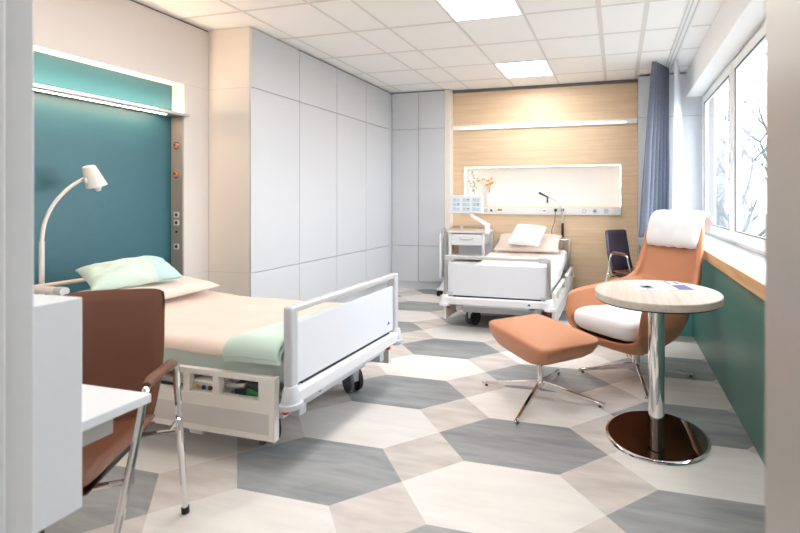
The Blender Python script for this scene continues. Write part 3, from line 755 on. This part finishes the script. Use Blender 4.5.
lp = thing('reading_lamp', 'slim silver gooseneck reading lamp with black head at the oak wall', 'lamp', (-0.69, 5.718, 0.58))
MB().tube([(0, 0, 0), (0, 0, 0.5)], 0.012, 10).build('pole', ALU, lp)
MB().tube([(0, -0.001, 0.18), (0, -0.001, 0.36)], 0.017, 10).build('grip', BLACK, lp)
MB().tube(smooth_path([(0, 0, 0.5), (-0.01, -0.01, 0.56), (-0.08, -0.03, 0.645), (-0.19, -0.05, 0.70)], 8), 0.0075, 8).build('gooseneck', ALU, lp)
hd = MB().tube([(-0.18, -0.05, 0.695), (-0.23, -0.055, 0.72), (-0.30, -0.06, 0.755)], [0.012, 0.012, 0.016], 10).build('lamp_head', BLACK, lp)
MB().tube([(-0.19, -0.05, 0.69), (-0.19, -0.05, 0.62)], 0.012, 8).build('switch', BLACK, hd)
MB().tube([(-0.09, 0.02, 0.53), (-0.09, -0.02, 0.525)], 0.02, 12).build('plug', BLACK, lp)
MB().tube([(0.0, 0.02, 0.53), (0.0, 0.0, 0.53)], 0.02, 12).build('plug', BLACK, lp)
MB().tube(smooth_path([(-0.09, -0.02, 0.52), (-0.10, -0.028, 0.38), (-0.14, -0.02, 0.25), (-0.10, -0.005, 0.15)], 6), 0.005, 6).build('cable', DGREY, lp)

# ------------------------------------------------------------------ bedside cart with folded flap and swivel screen
ct = thing('bedside_cabinet', 'white bedside cabinet on castors left of the bed at the oak wall', 'bedside cabinet', (-1.875, 5.545, 0))
ct.scale = (0.96, 0.96, 1)
c = MB()
for x in (-0.235, 0.235):
    for y in (-0.19, 0.19): c.box((x - 0.016, y - 0.016, 0.08), (x + 0.016, y + 0.016, 0.83))
c.box((-0.25, -0.205, 0.06), (0.25, 0.205, 0.10)).box((-0.235, -0.19, 0.10), (0.235, 0.19, 0.13))
c.build('frame', BEDW, ct, 0.004)
MB().box((-0.235, 0.16, 0.1), (0.235, 0.175, 0.80)).build('back_panel', BEDW, ct)
tp = MB().box((-0.26, -0.215, 0.815), (0.26, 0.215, 0.84)).build('cabinet_top', BEDW, ct, 0.006)
MB().box((-0.24, -0.2, 0.84), (0.24, 0.2, 0.846)).build('top_inlay', BEDTUBE, tp, 0.002)
MB().tube([(-0.25, -0.20, 0.84), (-0.25, -0.20, 0.875), (-0.25, 0.2, 0.875), (0.25, 0.2, 0.875), (0.25, -0.2, 0.875), (0.25, -0.2, 0.84)], 0.007, 8).build('gallery_rail', ALU, tp)
MB().lathe([(0.022, 0.846), (0.022, 0.875), (0.01, 0.89)], 16, (-0.14, -0.02, 0)).box((-0.17, -0.03, 0.885), (-0.10, -0.01, 0.9)).build('flap_lock', BEDGREY, tp)
for z0, z1 in ((0.66, 0.80), (0.28, 0.445)):
    d = MB().box((-0.215, -0.21, z0), (0.215, 0.15, z1)).build('drawer', BEDW, ct, 0.006)
    MB().tube(smooth_path([(-0.10, -0.212, z1 - 0.045), (-0.05, -0.222, z1 - 0.065), (0.05, -0.222, z1 - 0.065), (0.10, -0.212, z1 - 0.045)], 4), 0.006, 8).build('drawer_handle', BEDGREY, d)
MB().box((-0.22, -0.20, 0.485), (0.22, 0.16, 0.505)).build('shelf', BEDW, ct, 0.003)
MB().tube([(-0.22, -0.20, 0.54), (0.22, -0.20, 0.54)], 0.007, 8).build('shelf_rail', ALU, ct)
for x in (-0.22, 0.22):
    for y in (-0.17, 0.17):
        w = MB().box((x - 0.014, y - 0.012, 0.045), (x + 0.014, y + 0.02, 0.066)).build('castor', BEDGREY, ct)
        MB().lathe([(0.020, -0.013), (0.030, -0.009), (0.031, 0), (0.030, 0.009), (0.020, 0.013)], 20, (x, y, 0.0315), 'x').build('castor_wheel', BLACK, w)
# folded bed-table flap on its own column at the left of the cabinet
fp = MB().box((-0.395, -0.20, 0.22), (-0.37, 0.09, 0.80)).build('folded_flap', BEDW, ct, 0.008)
MB().tube([(-0.31, -0.17, 0.10), (-0.31, -0.17, 0.86)], 0.016, 10).build('flap_column', ALU, fp)
MB().tube([(-0.31, -0.17, 0.86), (-0.34, -0.17, 0.875), (-0.385, -0.17, 0.85), (-0.385, -0.17, 0.80)], 0.014, 10).build('flap_hinge', BEDGREY, fp)
bs = MB().box((-0.40, -0.27, 0.075), (-0.24, -0.12, 0.105)).tube([(-0.36, -0.2, 0.09), (-0.30, -0.17, 0.2)], 0.03, 10).build('flap_base', BEDW, ct, 0.008)
for (x, y) in ((-0.375, -0.26), (-0.345, -0.20)):
    w = MB().box((x - 0.012, y - 0.02, 0.045), (x + 0.012, y + 0.02, 0.08)).build('castor', BEDGREY, bs)
    MB().lathe([(0.018, -0.016), (0.040, -0.012), (0.041, 0), (0.040, 0.012), (0.018, 0.016)], 20, (x, y, 0.0415), 'x').build('castor_wheel', BLACK, w)
# screen
tv = thing('patient_screen', 'white swivel-arm screen showing small icons above the bedside cabinet', 'screen', (-1.845, 5.25, 1.187))
tv.scale = (1.04, 1.04, 1.04)
RZ = Matrix.Rotation(math.radians(8), 3, 'X')
hs = MB().box((-0.215, -0.014, -0.112), (0.215, 0.018, 0.112)).build('screen_housing', WPLAS, tv, 0.010, 3)
ds = MB().box((-0.198, -0.0155, -0.095), (0.198, -0.0135, 0.095)).build('display', SCREEN, hs)
random.seed(3)
ic = 0
for gx in range(3):
    for gz in range(3):
        x0 = -0.165 + gx * 0.125; z0 = 0.052 - gz * 0.055
        MB().box((x0, -0.0162, z0 - 0.02), (x0 + 0.045, -0.0152, z0 + 0.02)).build('icon', SCRB, ds)
        mm = SCRR if (gx, gz) in ((1, 0), (0, 1)) else SCRG
        MB().box((x0 + 0.052, -0.0162, z0 - 0.004), (x0 + 0.088, -0.0152, z0 + 0.014)).build('icon', mm if (gx + gz) % 2 or mm is SCRR else SCRB, ds)
        MB().box((x0 + 0.052, -0.0162, z0 - 0.018), (x0 + 0.085, -0.0152, z0 - 0.011)).build('icon_caption', SCRG, ds)
am = MB().tube([(0.02, 0.03, -0.06), (0.06, 0.03, -0.14), (0.245, 0.06, -0.255)], [0.02, 0.025, 0.028], 12).build('swivel_arm', WPLAS, tv)
MB().box((0.22, 0.03, -0.36), (0.275, 0.10, -0.235)).build('arm_bracket', BEDW, am, 0.008)
tv.rotation_euler = (0, 0, 0)

# ------------------------------------------------------------------ visitor chairs
def visitor_chair(name, label, loc, rz, back_m, seat_m, group=None):
    t = thing(name, label, 'chair', loc, rz, group)
    def slab(fn, th, nu=22, nv=22):
        mb = MB()
        def rrect(u, v):      # rounded square parameterisation
            a, b = 2 * u - 1, 2 * v - 1
            return a * (1 - 0.055 * b ** 8 * abs(a) ** 3), b * (1 - 0.055 * a ** 8 * abs(b) ** 3)
        def S(off):
            def f(u, v):
                a, b = rrect(u, v); e = (max(0, 1 - a ** 14) * max(0, 1 - b ** 14)) ** 0.5
                p, n = fn(a, b); return p + n * off * e
            return f
        mb.grid(nu, nv, S(th / 2)); mb.grid(nu, nv, S(-th / 2)); bmesh.ops.remove_doubles(mb.bm, verts=mb.bm.verts, dist=0.0005)
        return mb
    def back(a, b):
        v = (b + 1) / 2
        w = 0.166 + 0.012 * math.sin(PI * min(1, v * 1.1))
        y = 0.175 + 0.05 * math.sin(min(1, v * 2.2) * PI / 2) + 0.075 * v ** 1.3 - 0.02 * (1 - a * a)*0 + 0.022 * (1 - a * a)
        z = 0.415 + 0.485 * v
        return Vector((a * w, y, z)), Vector((0, -1, 0.2)).normalized()
    slab(back, 0.042).build('backrest', back_m, t, ang=60)
    def seat(a, b):
        y = b * 0.215 - 0.005
        z = 0.452 - 0.045 * max(0, -b - 0.35) ** 1.6 - 0.012 * (1 - a * a) - 0.03 * max(0, b - 0.6)
        return Vector((a * 0.184, y, z)), Vector((0, 0, 1))
    slab(seat, 0.05).build('seat', seat_m, t, ang=60)
    MB().box((-0.16, -0.13, 0.40), (0.16, 0.15, 0.425)).build('seat_pan', BLACK, t, 0.006)
    for s in (-1, 1):
        x = 0.268 * s
        f = MB().tube(smooth_path([(x * 0.85, -0.315, 0.012), (x * 0.97, -0.155, 0.50), (x, -0.118, 0.635), (x, -0.09, 0.662), (x, 0.0, 0.667)], 6), 0.0105, 10).build('leg', CHROME, t)
        g = MB().tube(smooth_path([(x * 0.85, 0.315, 0.012), (x * 0.97, 0.155, 0.50), (x, 0.118, 0.635), (x, 0.09, 0.662), (x, 0.0, 0.667)], 6), 0.0105, 10).build('leg', CHROME, t)
        for o, yy in ((f, -0.315), (g, 0.315)):
            MB().tube([(x * 0.85, yy * 1.004, 0.0), (x * 0.853, yy * 0.985, 0.028)], 0.0135, 12).build('foot_cap', BLACK, o)
        MB().tube([(x, -0.10, 0.668), (x, -0.07, 0.674), (x, 0.07, 0.674), (x, 0.10, 0.668)], [0.012, 0.017, 0.017, 0.012], 12).build('armrest', BROWN, t)
    for y in (-0.15, 0.15):
        MB().tube([(-0.256, y, 0.405), (0.256, y, 0.405)], 0.009, 10).tube([(-0.256, y * 1.1, 0.44), (-0.235, y, 0.405)], 0.008, 8).tube([(0.256, y * 1.1, 0.44), (0.235, y, 0.405)], 0.008, 8).build('crossbar', CHROME, t)
    return t
visitor_chair('visitor_chair', 'brown leather chair with chrome legs pushed up to the white desk', (-1.70, 1.007, 0), math.radians(31), BROWN, BROWN)
visitor_chair('visitor_chair', 'dark aubergine chair with brown seat standing by the oak wall behind the armchair', (0.20, 4.99, 0), math.radians(47), AUBER, BROWN)

# ------------------------------------------------------------------ white desk at the doorway, teal desk in the corner
dk = thing('writing_desk', 'white wall-hung writing desk with box cabinet beside the doorway', 'desk', (-1.5, 0.565, 0.54))
MB().box((-0.28, 0.0, 0.0), (0.31, 0.183, 0.482)).build('box_cabinet', DESKW, dk, 0.003)
MB().box((-0.28, 0.187, 0.157), (0.277, 0.362, 0.182)).build('desktop', DESKW, dk, 0.003)
MB().box((0.20, 0.187, 0.10), (0.23, 0.30, 0.156)).build('desk_bracket', ALU, dk)
td = thing('teal_desk', 'low teal desk standing in the window corner under the curtain', 'desk', (0.46, 4.9, 0))
MB().box((-0.205, -0.62, 0.715), (0.205, 0.64, 0.75)).build('desktop', TEALDESK, td, 0.004)
MB().box((-0.205, -0.62, 0.0), (0.205, -0.585, 0.714)).build('end_panel', TEALDESK, td, 0.003)
MB().box((-0.205, 0.60, 0.0), (0.205, 0.635, 0.714)).build('end_panel', TEALDESK, td, 0.003)

# ------------------------------------------------------------------ armchair, ottoman
def star_base(t, r, z, rot, blade_m=CHROME):
    for k in range(4):
        a = rot + k * PI / 2; d = Vector((math.cos(a), math.sin(a), 0)); n = Vector((-d.y, d.x, 0))
        mb = MB(); V = []
        for (q, w, zb, zt) in ((0.0, 0.012, z - 0.042, z), (0.10, 0.011, z - 0.048, z - 0.012), (r - 0.06, 0.009, 0.016, 0.036), (r, 0.008, 0.010, 0.026)):
            p = d * q
            V.append([mb.bm.verts.new((p + n * w) + Vector((0, 0, zb))), mb.bm.verts.new((p - n * w) + Vector((0, 0, zb))), mb.bm.verts.new((p - n * w) + Vector((0, 0, zt))), mb.bm.verts.new((p + n * w) + Vector((0, 0, zt)))])
        for i in range(3):
            for j in range(4): mb.bm.faces.new((V[i][j], V[i][(j + 1) % 4], V[i + 1][(j + 1) % 4], V[i + 1][j]))
        mb.bm.faces.new(V[0]); mb.bm.faces.new(V[-1][::-1])
        o = mb.build('base_blade', blade_m, t, 0.003)
        p = d * (r - 0.03); MB().lathe([(0.009, 0.0), (0.009, 0.013)], 12, (p.x, p.y, 0)).build('glide', DGREY, o)

ac = thing('armchair', 'cognac leather swivel armchair with high back and white cushions by the window', 'armchair', (0.13, 3.26, 0), math.radians(-39))
LV = [  # z, half width, front y, back y, squareness
    (0.225, 0.10, -0.15, 0.10, 2.2), (0.245, 0.20, -0.29, 0.17, 2.4), (0.272, 0.275, -0.375, 0.245, 2.8), (0.318, 0.312, -0.40, 0.31, 3.3), (0.43, 0.332, -0.40, 0.36, 3.6),
    (0.51, 0.338, -0.39, 0.395, 3.7), (0.565, 0.338, -0.378, 0.42, 3.6), (0.592, 0.336, -0.345, 0.432, 3.5), (0.602, 0.333, -0.22, 0.438, 3.4), (0.612, 0.322, 0.06, 0.442, 3.3),
    (0.628, 0.300, 0.25, 0.448, 3.1), (0.665, 0.280, 0.325, 0.460, 3.0), (0.75, 0.268, 0.368, 0.485, 2.8), (0.86, 0.260, 0.405, 0.52, 2.7), (0.96, 0.252, 0.435, 0.545, 2.6), (1.05, 0.240, 0.465, 0.567, 2.6), (1.10, 0.21, 0.49, 0.578, 2.6)]
mb = MB(); NU = 33; rows = []
for (z, w, yf, yb, p) in LV:
    row = []
    for i in range(NU):
        s = -1 + 2 * i / (NU - 1)
        a = s * PI / 2
        cx = abs(math.sin(a)) ** (2 / p) * (1 if s > 0 else -1) if s else 0
        cy = max(0.0, math.cos(a)) ** (2 / p)
        row.append(mb.bm.verts.new((w * cx, yf + (yb - yf) * cy, z)))
    rows.append(row)
for i in range(len(rows) - 1):
    for j in range(NU - 1): mb.bm.faces.new((rows[i][j], rows[i][j + 1], rows[i + 1][j + 1], rows[i + 1][j]))
# seat pan: fan of the low levels closed towards the front
for i in range(3):
    a, b = rows[i], rows[i + 1]
    mb.bm.faces.new((a[0], b[0], b[-1], a[-1]))
mb.bm.faces.new(rows[0])
shell = mb.build('shell', COGNAC, ac, solid=0.045, sub=2, ang=90, offs=-1.0)
# lip under the cushion
def rblob(name, m, parent, lo, hi, p=4.0, n=26, k=16, top=None, taper=0.0):
    mb = MB(); c = [(a + b) / 2 for a, b in zip(lo, hi)]; h = [(b - a) / 2 for a, b in zip(lo, hi)]
    def sg(v, e): return (abs(v) ** e) * (1 if v >= 0 else -1)
    def fn(u, v):
        a = 2 * PI * u; b = -PI / 2 + PI * v
        cb_ = max(0.0, math.cos(b)) ** (2 / 3.2)
        x = sg(math.cos(a), 2 / p) * cb_; y = sg(math.sin(a), 2 / p) * cb_; z = sg(math.sin(b), 2 / 3.0)
        tz = 1 - taper * (1 - z) / 2
        q = Vector((c[0] + h[0] * x * tz, c[1] + h[1] * y * tz, c[2] + h[2] * z))
        return top(q) if top else q
    mb.grid(n * 2, k, fn, True)
    bmesh.ops.remove_doubles(mb.bm, verts=mb.bm.verts, dist=0.0008)
    return mb.build(name, m, parent, ang=70)
def tilt(q): return Vector((q.x, q.y, q.z + (-(q.y + 0.1)) * 0.10 + 0.006 * noise.noise(q * 9)))
rblob('seat_cushion', WCLOTH, ac, (-0.283, -0.415, 0.305), (0.283, 0.20, 0.485), 5.0, top=tilt)
# draped white head cushion
mb = MB()
def hd_fn(off):
    prof = smooth_path([(0.345 , 0.90), (0.362, 0.98), (0.385, 1.08), (0.42, 1.150), (0.47, 1.168), (0.512, 1.13), (0.517, 1.06)], 5)  # (y,z) path
    return prof
PR = [Vector((0, q[0], q[1])) for q in [(0.468, 0.875), (0.480, 0.93), (0.493, 0.99), (0.507, 1.05), (0.530, 1.098), (0.562, 1.115), (0.594, 1.098), (0.604, 1.05), (0.598, 1.0)]]
PR = smooth_path(PR, 4)
def head(sg):
    def fn(u, v):
        k = v * (len(PR) - 1); i = min(len(PR) - 2, int(k)); p = PR[i].lerp(PR[i + 1], k - i)
        t = (PR[i + 1] - PR[i]).normalized(); n = Vector((0, t.z * -1, t.y))
        a = 2 * u - 1; e = (max(0, 1 - abs(a) ** 5) * max(0, 1 - abs(2 * v - 1) ** 6)) ** 0.5
        th = (0.052 if v < 0.45 else 0.052 - 0.03 * min(1, (v - 0.45) / 0.3)) * e
        wv = 0.005 * e * (noise.noise((a * 4, v * 5, 1.7)) + noise.noise((a * 9, v * 3, 4.1)))
        hw = 0.222 + 0.022 * (1 - v)
        q = p + Vector((a * hw, -0.012 * a * a, 0)) + (n * (0.014 + (th + wv) if sg > 0 else 0.012))
        if v < 0.06: q.z += 0.004 * math.sin(a * 17 + 1)
        return q
    return fn
mb.grid(26, 34, head(1)); mb.grid(26, 34, head(-1)); bmesh.ops.remove_doubles(mb.bm, verts=mb.bm.verts, dist=0.0006)
mb.build('head_cushion', WCLOTH, ac, ang=100)
MB().tube([(0, 0, 0.06), (0, 0, 0.235)], 0.027, 20).build('column', CHROME, ac)
star_base(ac, 0.405, 0.09, math.radians(39 + 7.5))

ot = thing('ottoman', 'cognac leather ottoman on a chrome four-star base before the armchair', 'ottoman', (-0.476, 2.765, 0), math.radians(-47))
mb = MB(); rings = []; NO = 64
for (z, kx, ky, p) in ((0.283, 0.50, 0.66, 4), (0.286, 0.60, 0.80, 5), (0.305, 0.76, 0.90, 6), (0.335, 0.88, 0.955, 7), (0.37, 0.955, 0.985, 8), (0.398, 0.995, 1.0, 8), (0.412, 1.0, 1.0, 8), (0.419, 0.985, 0.975, 8), (0.424, 0.94, 0.92, 7), (0.430, 0.70, 0.66, 5), (0.432, 0.35, 0.30, 3)):
    ring = []
    for k in range(NO):
        a = 2 * PI * k / NO
        x = abs(math.cos(a)) ** (2 / p) * (1 if math.cos(a) >= 0 else -1); y = abs(math.sin(a)) ** (2 / p) * (1 if math.sin(a) >= 0 else -1)
        ring.append(mb.bm.verts.new((0.355 * kx * x, 0.22 * ky * y, z)))
    rings.append(ring)
for i in range(len(rings) - 1):
    for k in range(NO): mb.bm.faces.new((rings[i][k], rings[i][(k + 1) % NO], rings[i + 1][(k + 1) % NO], rings[i + 1][k]))
mb.bm.faces.new(rings[0][::-1]); mb.bm.faces.new(rings[-1])
mb.build('seat_cushion', COGNAC, ot, ang=70)
MB().box((-0.12, -0.1, 0.272), (0.12, 0.1, 0.30)).build('seat_plate', BLACK, ot)
MB().tube([(0, 0, 0.07), (0, 0, 0.285)], 0.021, 20).build('column', CHROME, ot)
star_base(ot, 0.41, 0.095, math.radians(47 - 10))

# ------------------------------------------------------------------ round table and brochure
rt = thing('round_table', 'round side table with pale wood top and chrome pedestal', 'table', (0.20, 2.44, 0))
rt.scale = (1, 1, 1.02)
top = MB().lathe([(0.300, 0.713), (0.3185, 0.716), (0.3195, 0.746), (0.3165, 0.750), (0.10, 0.750)], 72).build('tabletop', ASH, rt)
MB().lathe([(0.31, 0.708), (0.31, 0.7128)], 48).build('tabletop_underside_shade', BLACK, top)  # black disc painting in the shade below the tabletop
MB().tube([(0, 0, 0.10), (0, 0, 0.712)], 0.042, 32).build('column', CHROME, rt)
MB().tube([(0, 0, 0.008), (0, 0, 0.11)], 0.033, 32).build('column_foot', CHROME, rt)
MB().lathe([(0.262, 0.0), (0.2645, 0.003), (0.262, 0.009), (0.250, 0.0125), (0.05, 0.0145)], 72).build('base_disc', CHROME, rt)
MB().lathe([(0.249, 0.0128), (0.15, 0.0140), (0.05, 0.0149)], 72).build('base_plate', mat('black_chrome', rgb(112, 92, 84), 0.05, 1.0), rt)
br = thing('brochure', 'white open brochure with lilac printed panel lying on the round table', 'brochure', (0.217, 2.582, 0.7655), math.radians(15))
br.scale = (0.88, 1.15, 1)
MB().box((-0.175, -0.10, 0.0), (0.175, 0.10, 0.0022)).build('sheet', PAPER, br)
def ink(x0, y0, x1, y1, m, n): MB().box((x0, y0, 0.0021), (x1, y1, 0.0027)).build(n, m, br)
ink(0.085, -0.10, 0.175, 0.01, LILAC, 'printed_panel'); ink(0.085, 0.03, 0.105, 0.10, BLUE, 'printed_bar'); ink(0.135, 0.03, 0.165, 0.09, LILAC, 'printed_panel')
ink(0.145, 0.05, 0.16, 0.07, RED, 'printed_mark')
ink(-0.125, -0.07, -0.045, 0.0, INK, 'printed_picture'); ink(-0.11, -0.09, -0.06, -0.078, LILAC, 'printed_line'); ink(-0.10, -0.055, -0.065, -0.015, LILAC, 'printed_mark')
for k in range(3): ink(0.0, -0.075 + k * 0.03, 0.055, -0.065 + k * 0.03, INK, 'printed_line')

# ------------------------------------------------------------------ outside
GRAVEL = mat('gravel_ground', rgb(104, 108, 104), 0.9)
struct(box('ground', GRAVEL, (1.3, -40, -1.2), (60, 80, -1.0)))
BARK = mat('bark', rgb(78, 82, 90), 0.9)
FACADE = mat('pale_facade', rgb(118, 118, 112), 0.8)
def tree(label, x, y, h, seed, lean):
    random.seed(seed); mb = MB()
    def branch(p, d, r, l, lv):
        pts = [p]; q = p.copy(); dd = d.copy()
        for k in range(4):
            dd = (dd + Vector((random.uniform(-.16, .16), random.uniform(-.16, .16), random.uniform(-.05, .14)))).normalized(); q = q + dd * l / 4; pts.append(q.copy())
        mb.tube(pts, [r * (1 - 0.15 * k) for k in range(5)], 5 if lv else 7)
        if lv < 4:
            for k in range(4 if lv else 7):
                i = random.randint(1, 4); a = random.uniform(0, 2 * PI)
                nd = (dd * 0.7 + Vector((math.cos(a), math.sin(a), random.uniform(0.0, .6))) * 0.8).normalized()
                branch(pts[i], nd, r * 0.48, l * random.uniform(.5, .68), lv + 1)
    branch(Vector((0, 0, 0)), Vector((lean, 0, 1)).normalized(), h * 0.022, h * 0.5, 0)
    o = mb.build('bare_tree', BARK); o.location = (x, y, -1.0)
    return tag(o, label, 'tree')
tree('bare leafless tree filling the upper part of the nearer window pane', 7.0, 19.5, 9.0, 11, -0.05)
tree('bare leafless tree seen at the left edge of the nearer window pane', 2.9, 12.5, 6.0, 23, 0.03)
tree('bare leafless tree outside, showing in the farther narrow window pane', 3.6, 27.0, 8.0, 31, 0.0)
fb = thing('building', 'pale clad building outside the farther window pane', 'building', (7.5, 40, -1.0))
f_ = MB().box((-2.4, 0, 0), (1.3, 8, 7)).build('facade', FACADE, fb)
for k in range(20): MB().box((-2.4, -0.03, 0.35 * k), (1.3, 0.0, 0.35 * k + 0.05)).build('cladding_rail', GRAVEL, f_)

# ------------------------------------------------------------------ light
w = bpy.data.worlds.new('World'); SC.world = w; w.use_nodes = True
bg = w.node_tree.nodes['Background']; bg.inputs['Color'].default_value = (0.92, 0.96, 1.0, 1); bg.inputs['Strength'].default_value = 10.0
def area(name, loc, rot, sx, sy, energy, col=(1, 1, 1), portal=False):
    l = bpy.data.lights.new(name, 'AREA'); l.shape = 'RECTANGLE'; l.size = sx; l.size_y = sy; l.energy = energy; l.color = col
    o = bpy.data.objects.new(name, l); COL.objects.link(o); o.location = loc; o.rotation_euler = rot
    if portal: l.cycles.is_portal = True
    return o
area('window_portal', (1.08, 4.0, 1.66), (0, math.radians(90), 0), 1.6, 2.95, 1.0, portal=True)
# unseen corridor lamp, added behind the camera to light the door jambs
cl = thing('ceiling_light', 'unseen ceiling panel added in the corridor behind the doorway to light the jambs', 'ceiling light', (-0.4, -0.9, 2.599))
MB().box((-0.3, -0.3, -0.006), (0.3, 0.3, 0.0)).build('frame', WPLAS, cl); box('diffuser', LEDC, (-0.28, -0.28, -0.009), (0.28, 0.28, -0.0065), cl)

# ------------------------------------------------------------------ camera
cam = bpy.data.cameras.new('Camera'); co = bpy.data.objects.new('Camera', cam); COL.objects.link(co)
F, TH, PY, PX = 440.7, 0.241, 199.6, 509.0
cam.sensor_width = 36; cam.sensor_fit = 'HORIZONTAL'; cam.lens = F / 800 * 36
cam.shift_x = -(PX - 400) / 800; cam.shift_y = -(266.5 - PY) / 800
co.location = (0, 0, 1.245); co.rotation_euler = (PI / 2, 0, TH)
cam.clip_start = 0.02; cam.clip_end = 300
cam.dof.use_dof = True; cam.dof.focus_distance = 3.0; cam.dof.aperture_fstop = 2.8
SC.camera = co
SC.view_settings.view_transform = 'Standard'; SC.view_settings.look = 'None'; SC.view_settings.gamma = 1.0; SC.view_settings.use_curve_mapping = False
SC.view_settings.exposure = 0.12
SC.cycles.max_bounces = 10; SC.cycles.diffuse_bounces = 6; SC.cycles.glossy_bounces = 5; SC.cycles.transparent_max_bounces = 12
SC.cycles.sample_clamp_indirect = 8.0
SC.cycles.use_denoising = True
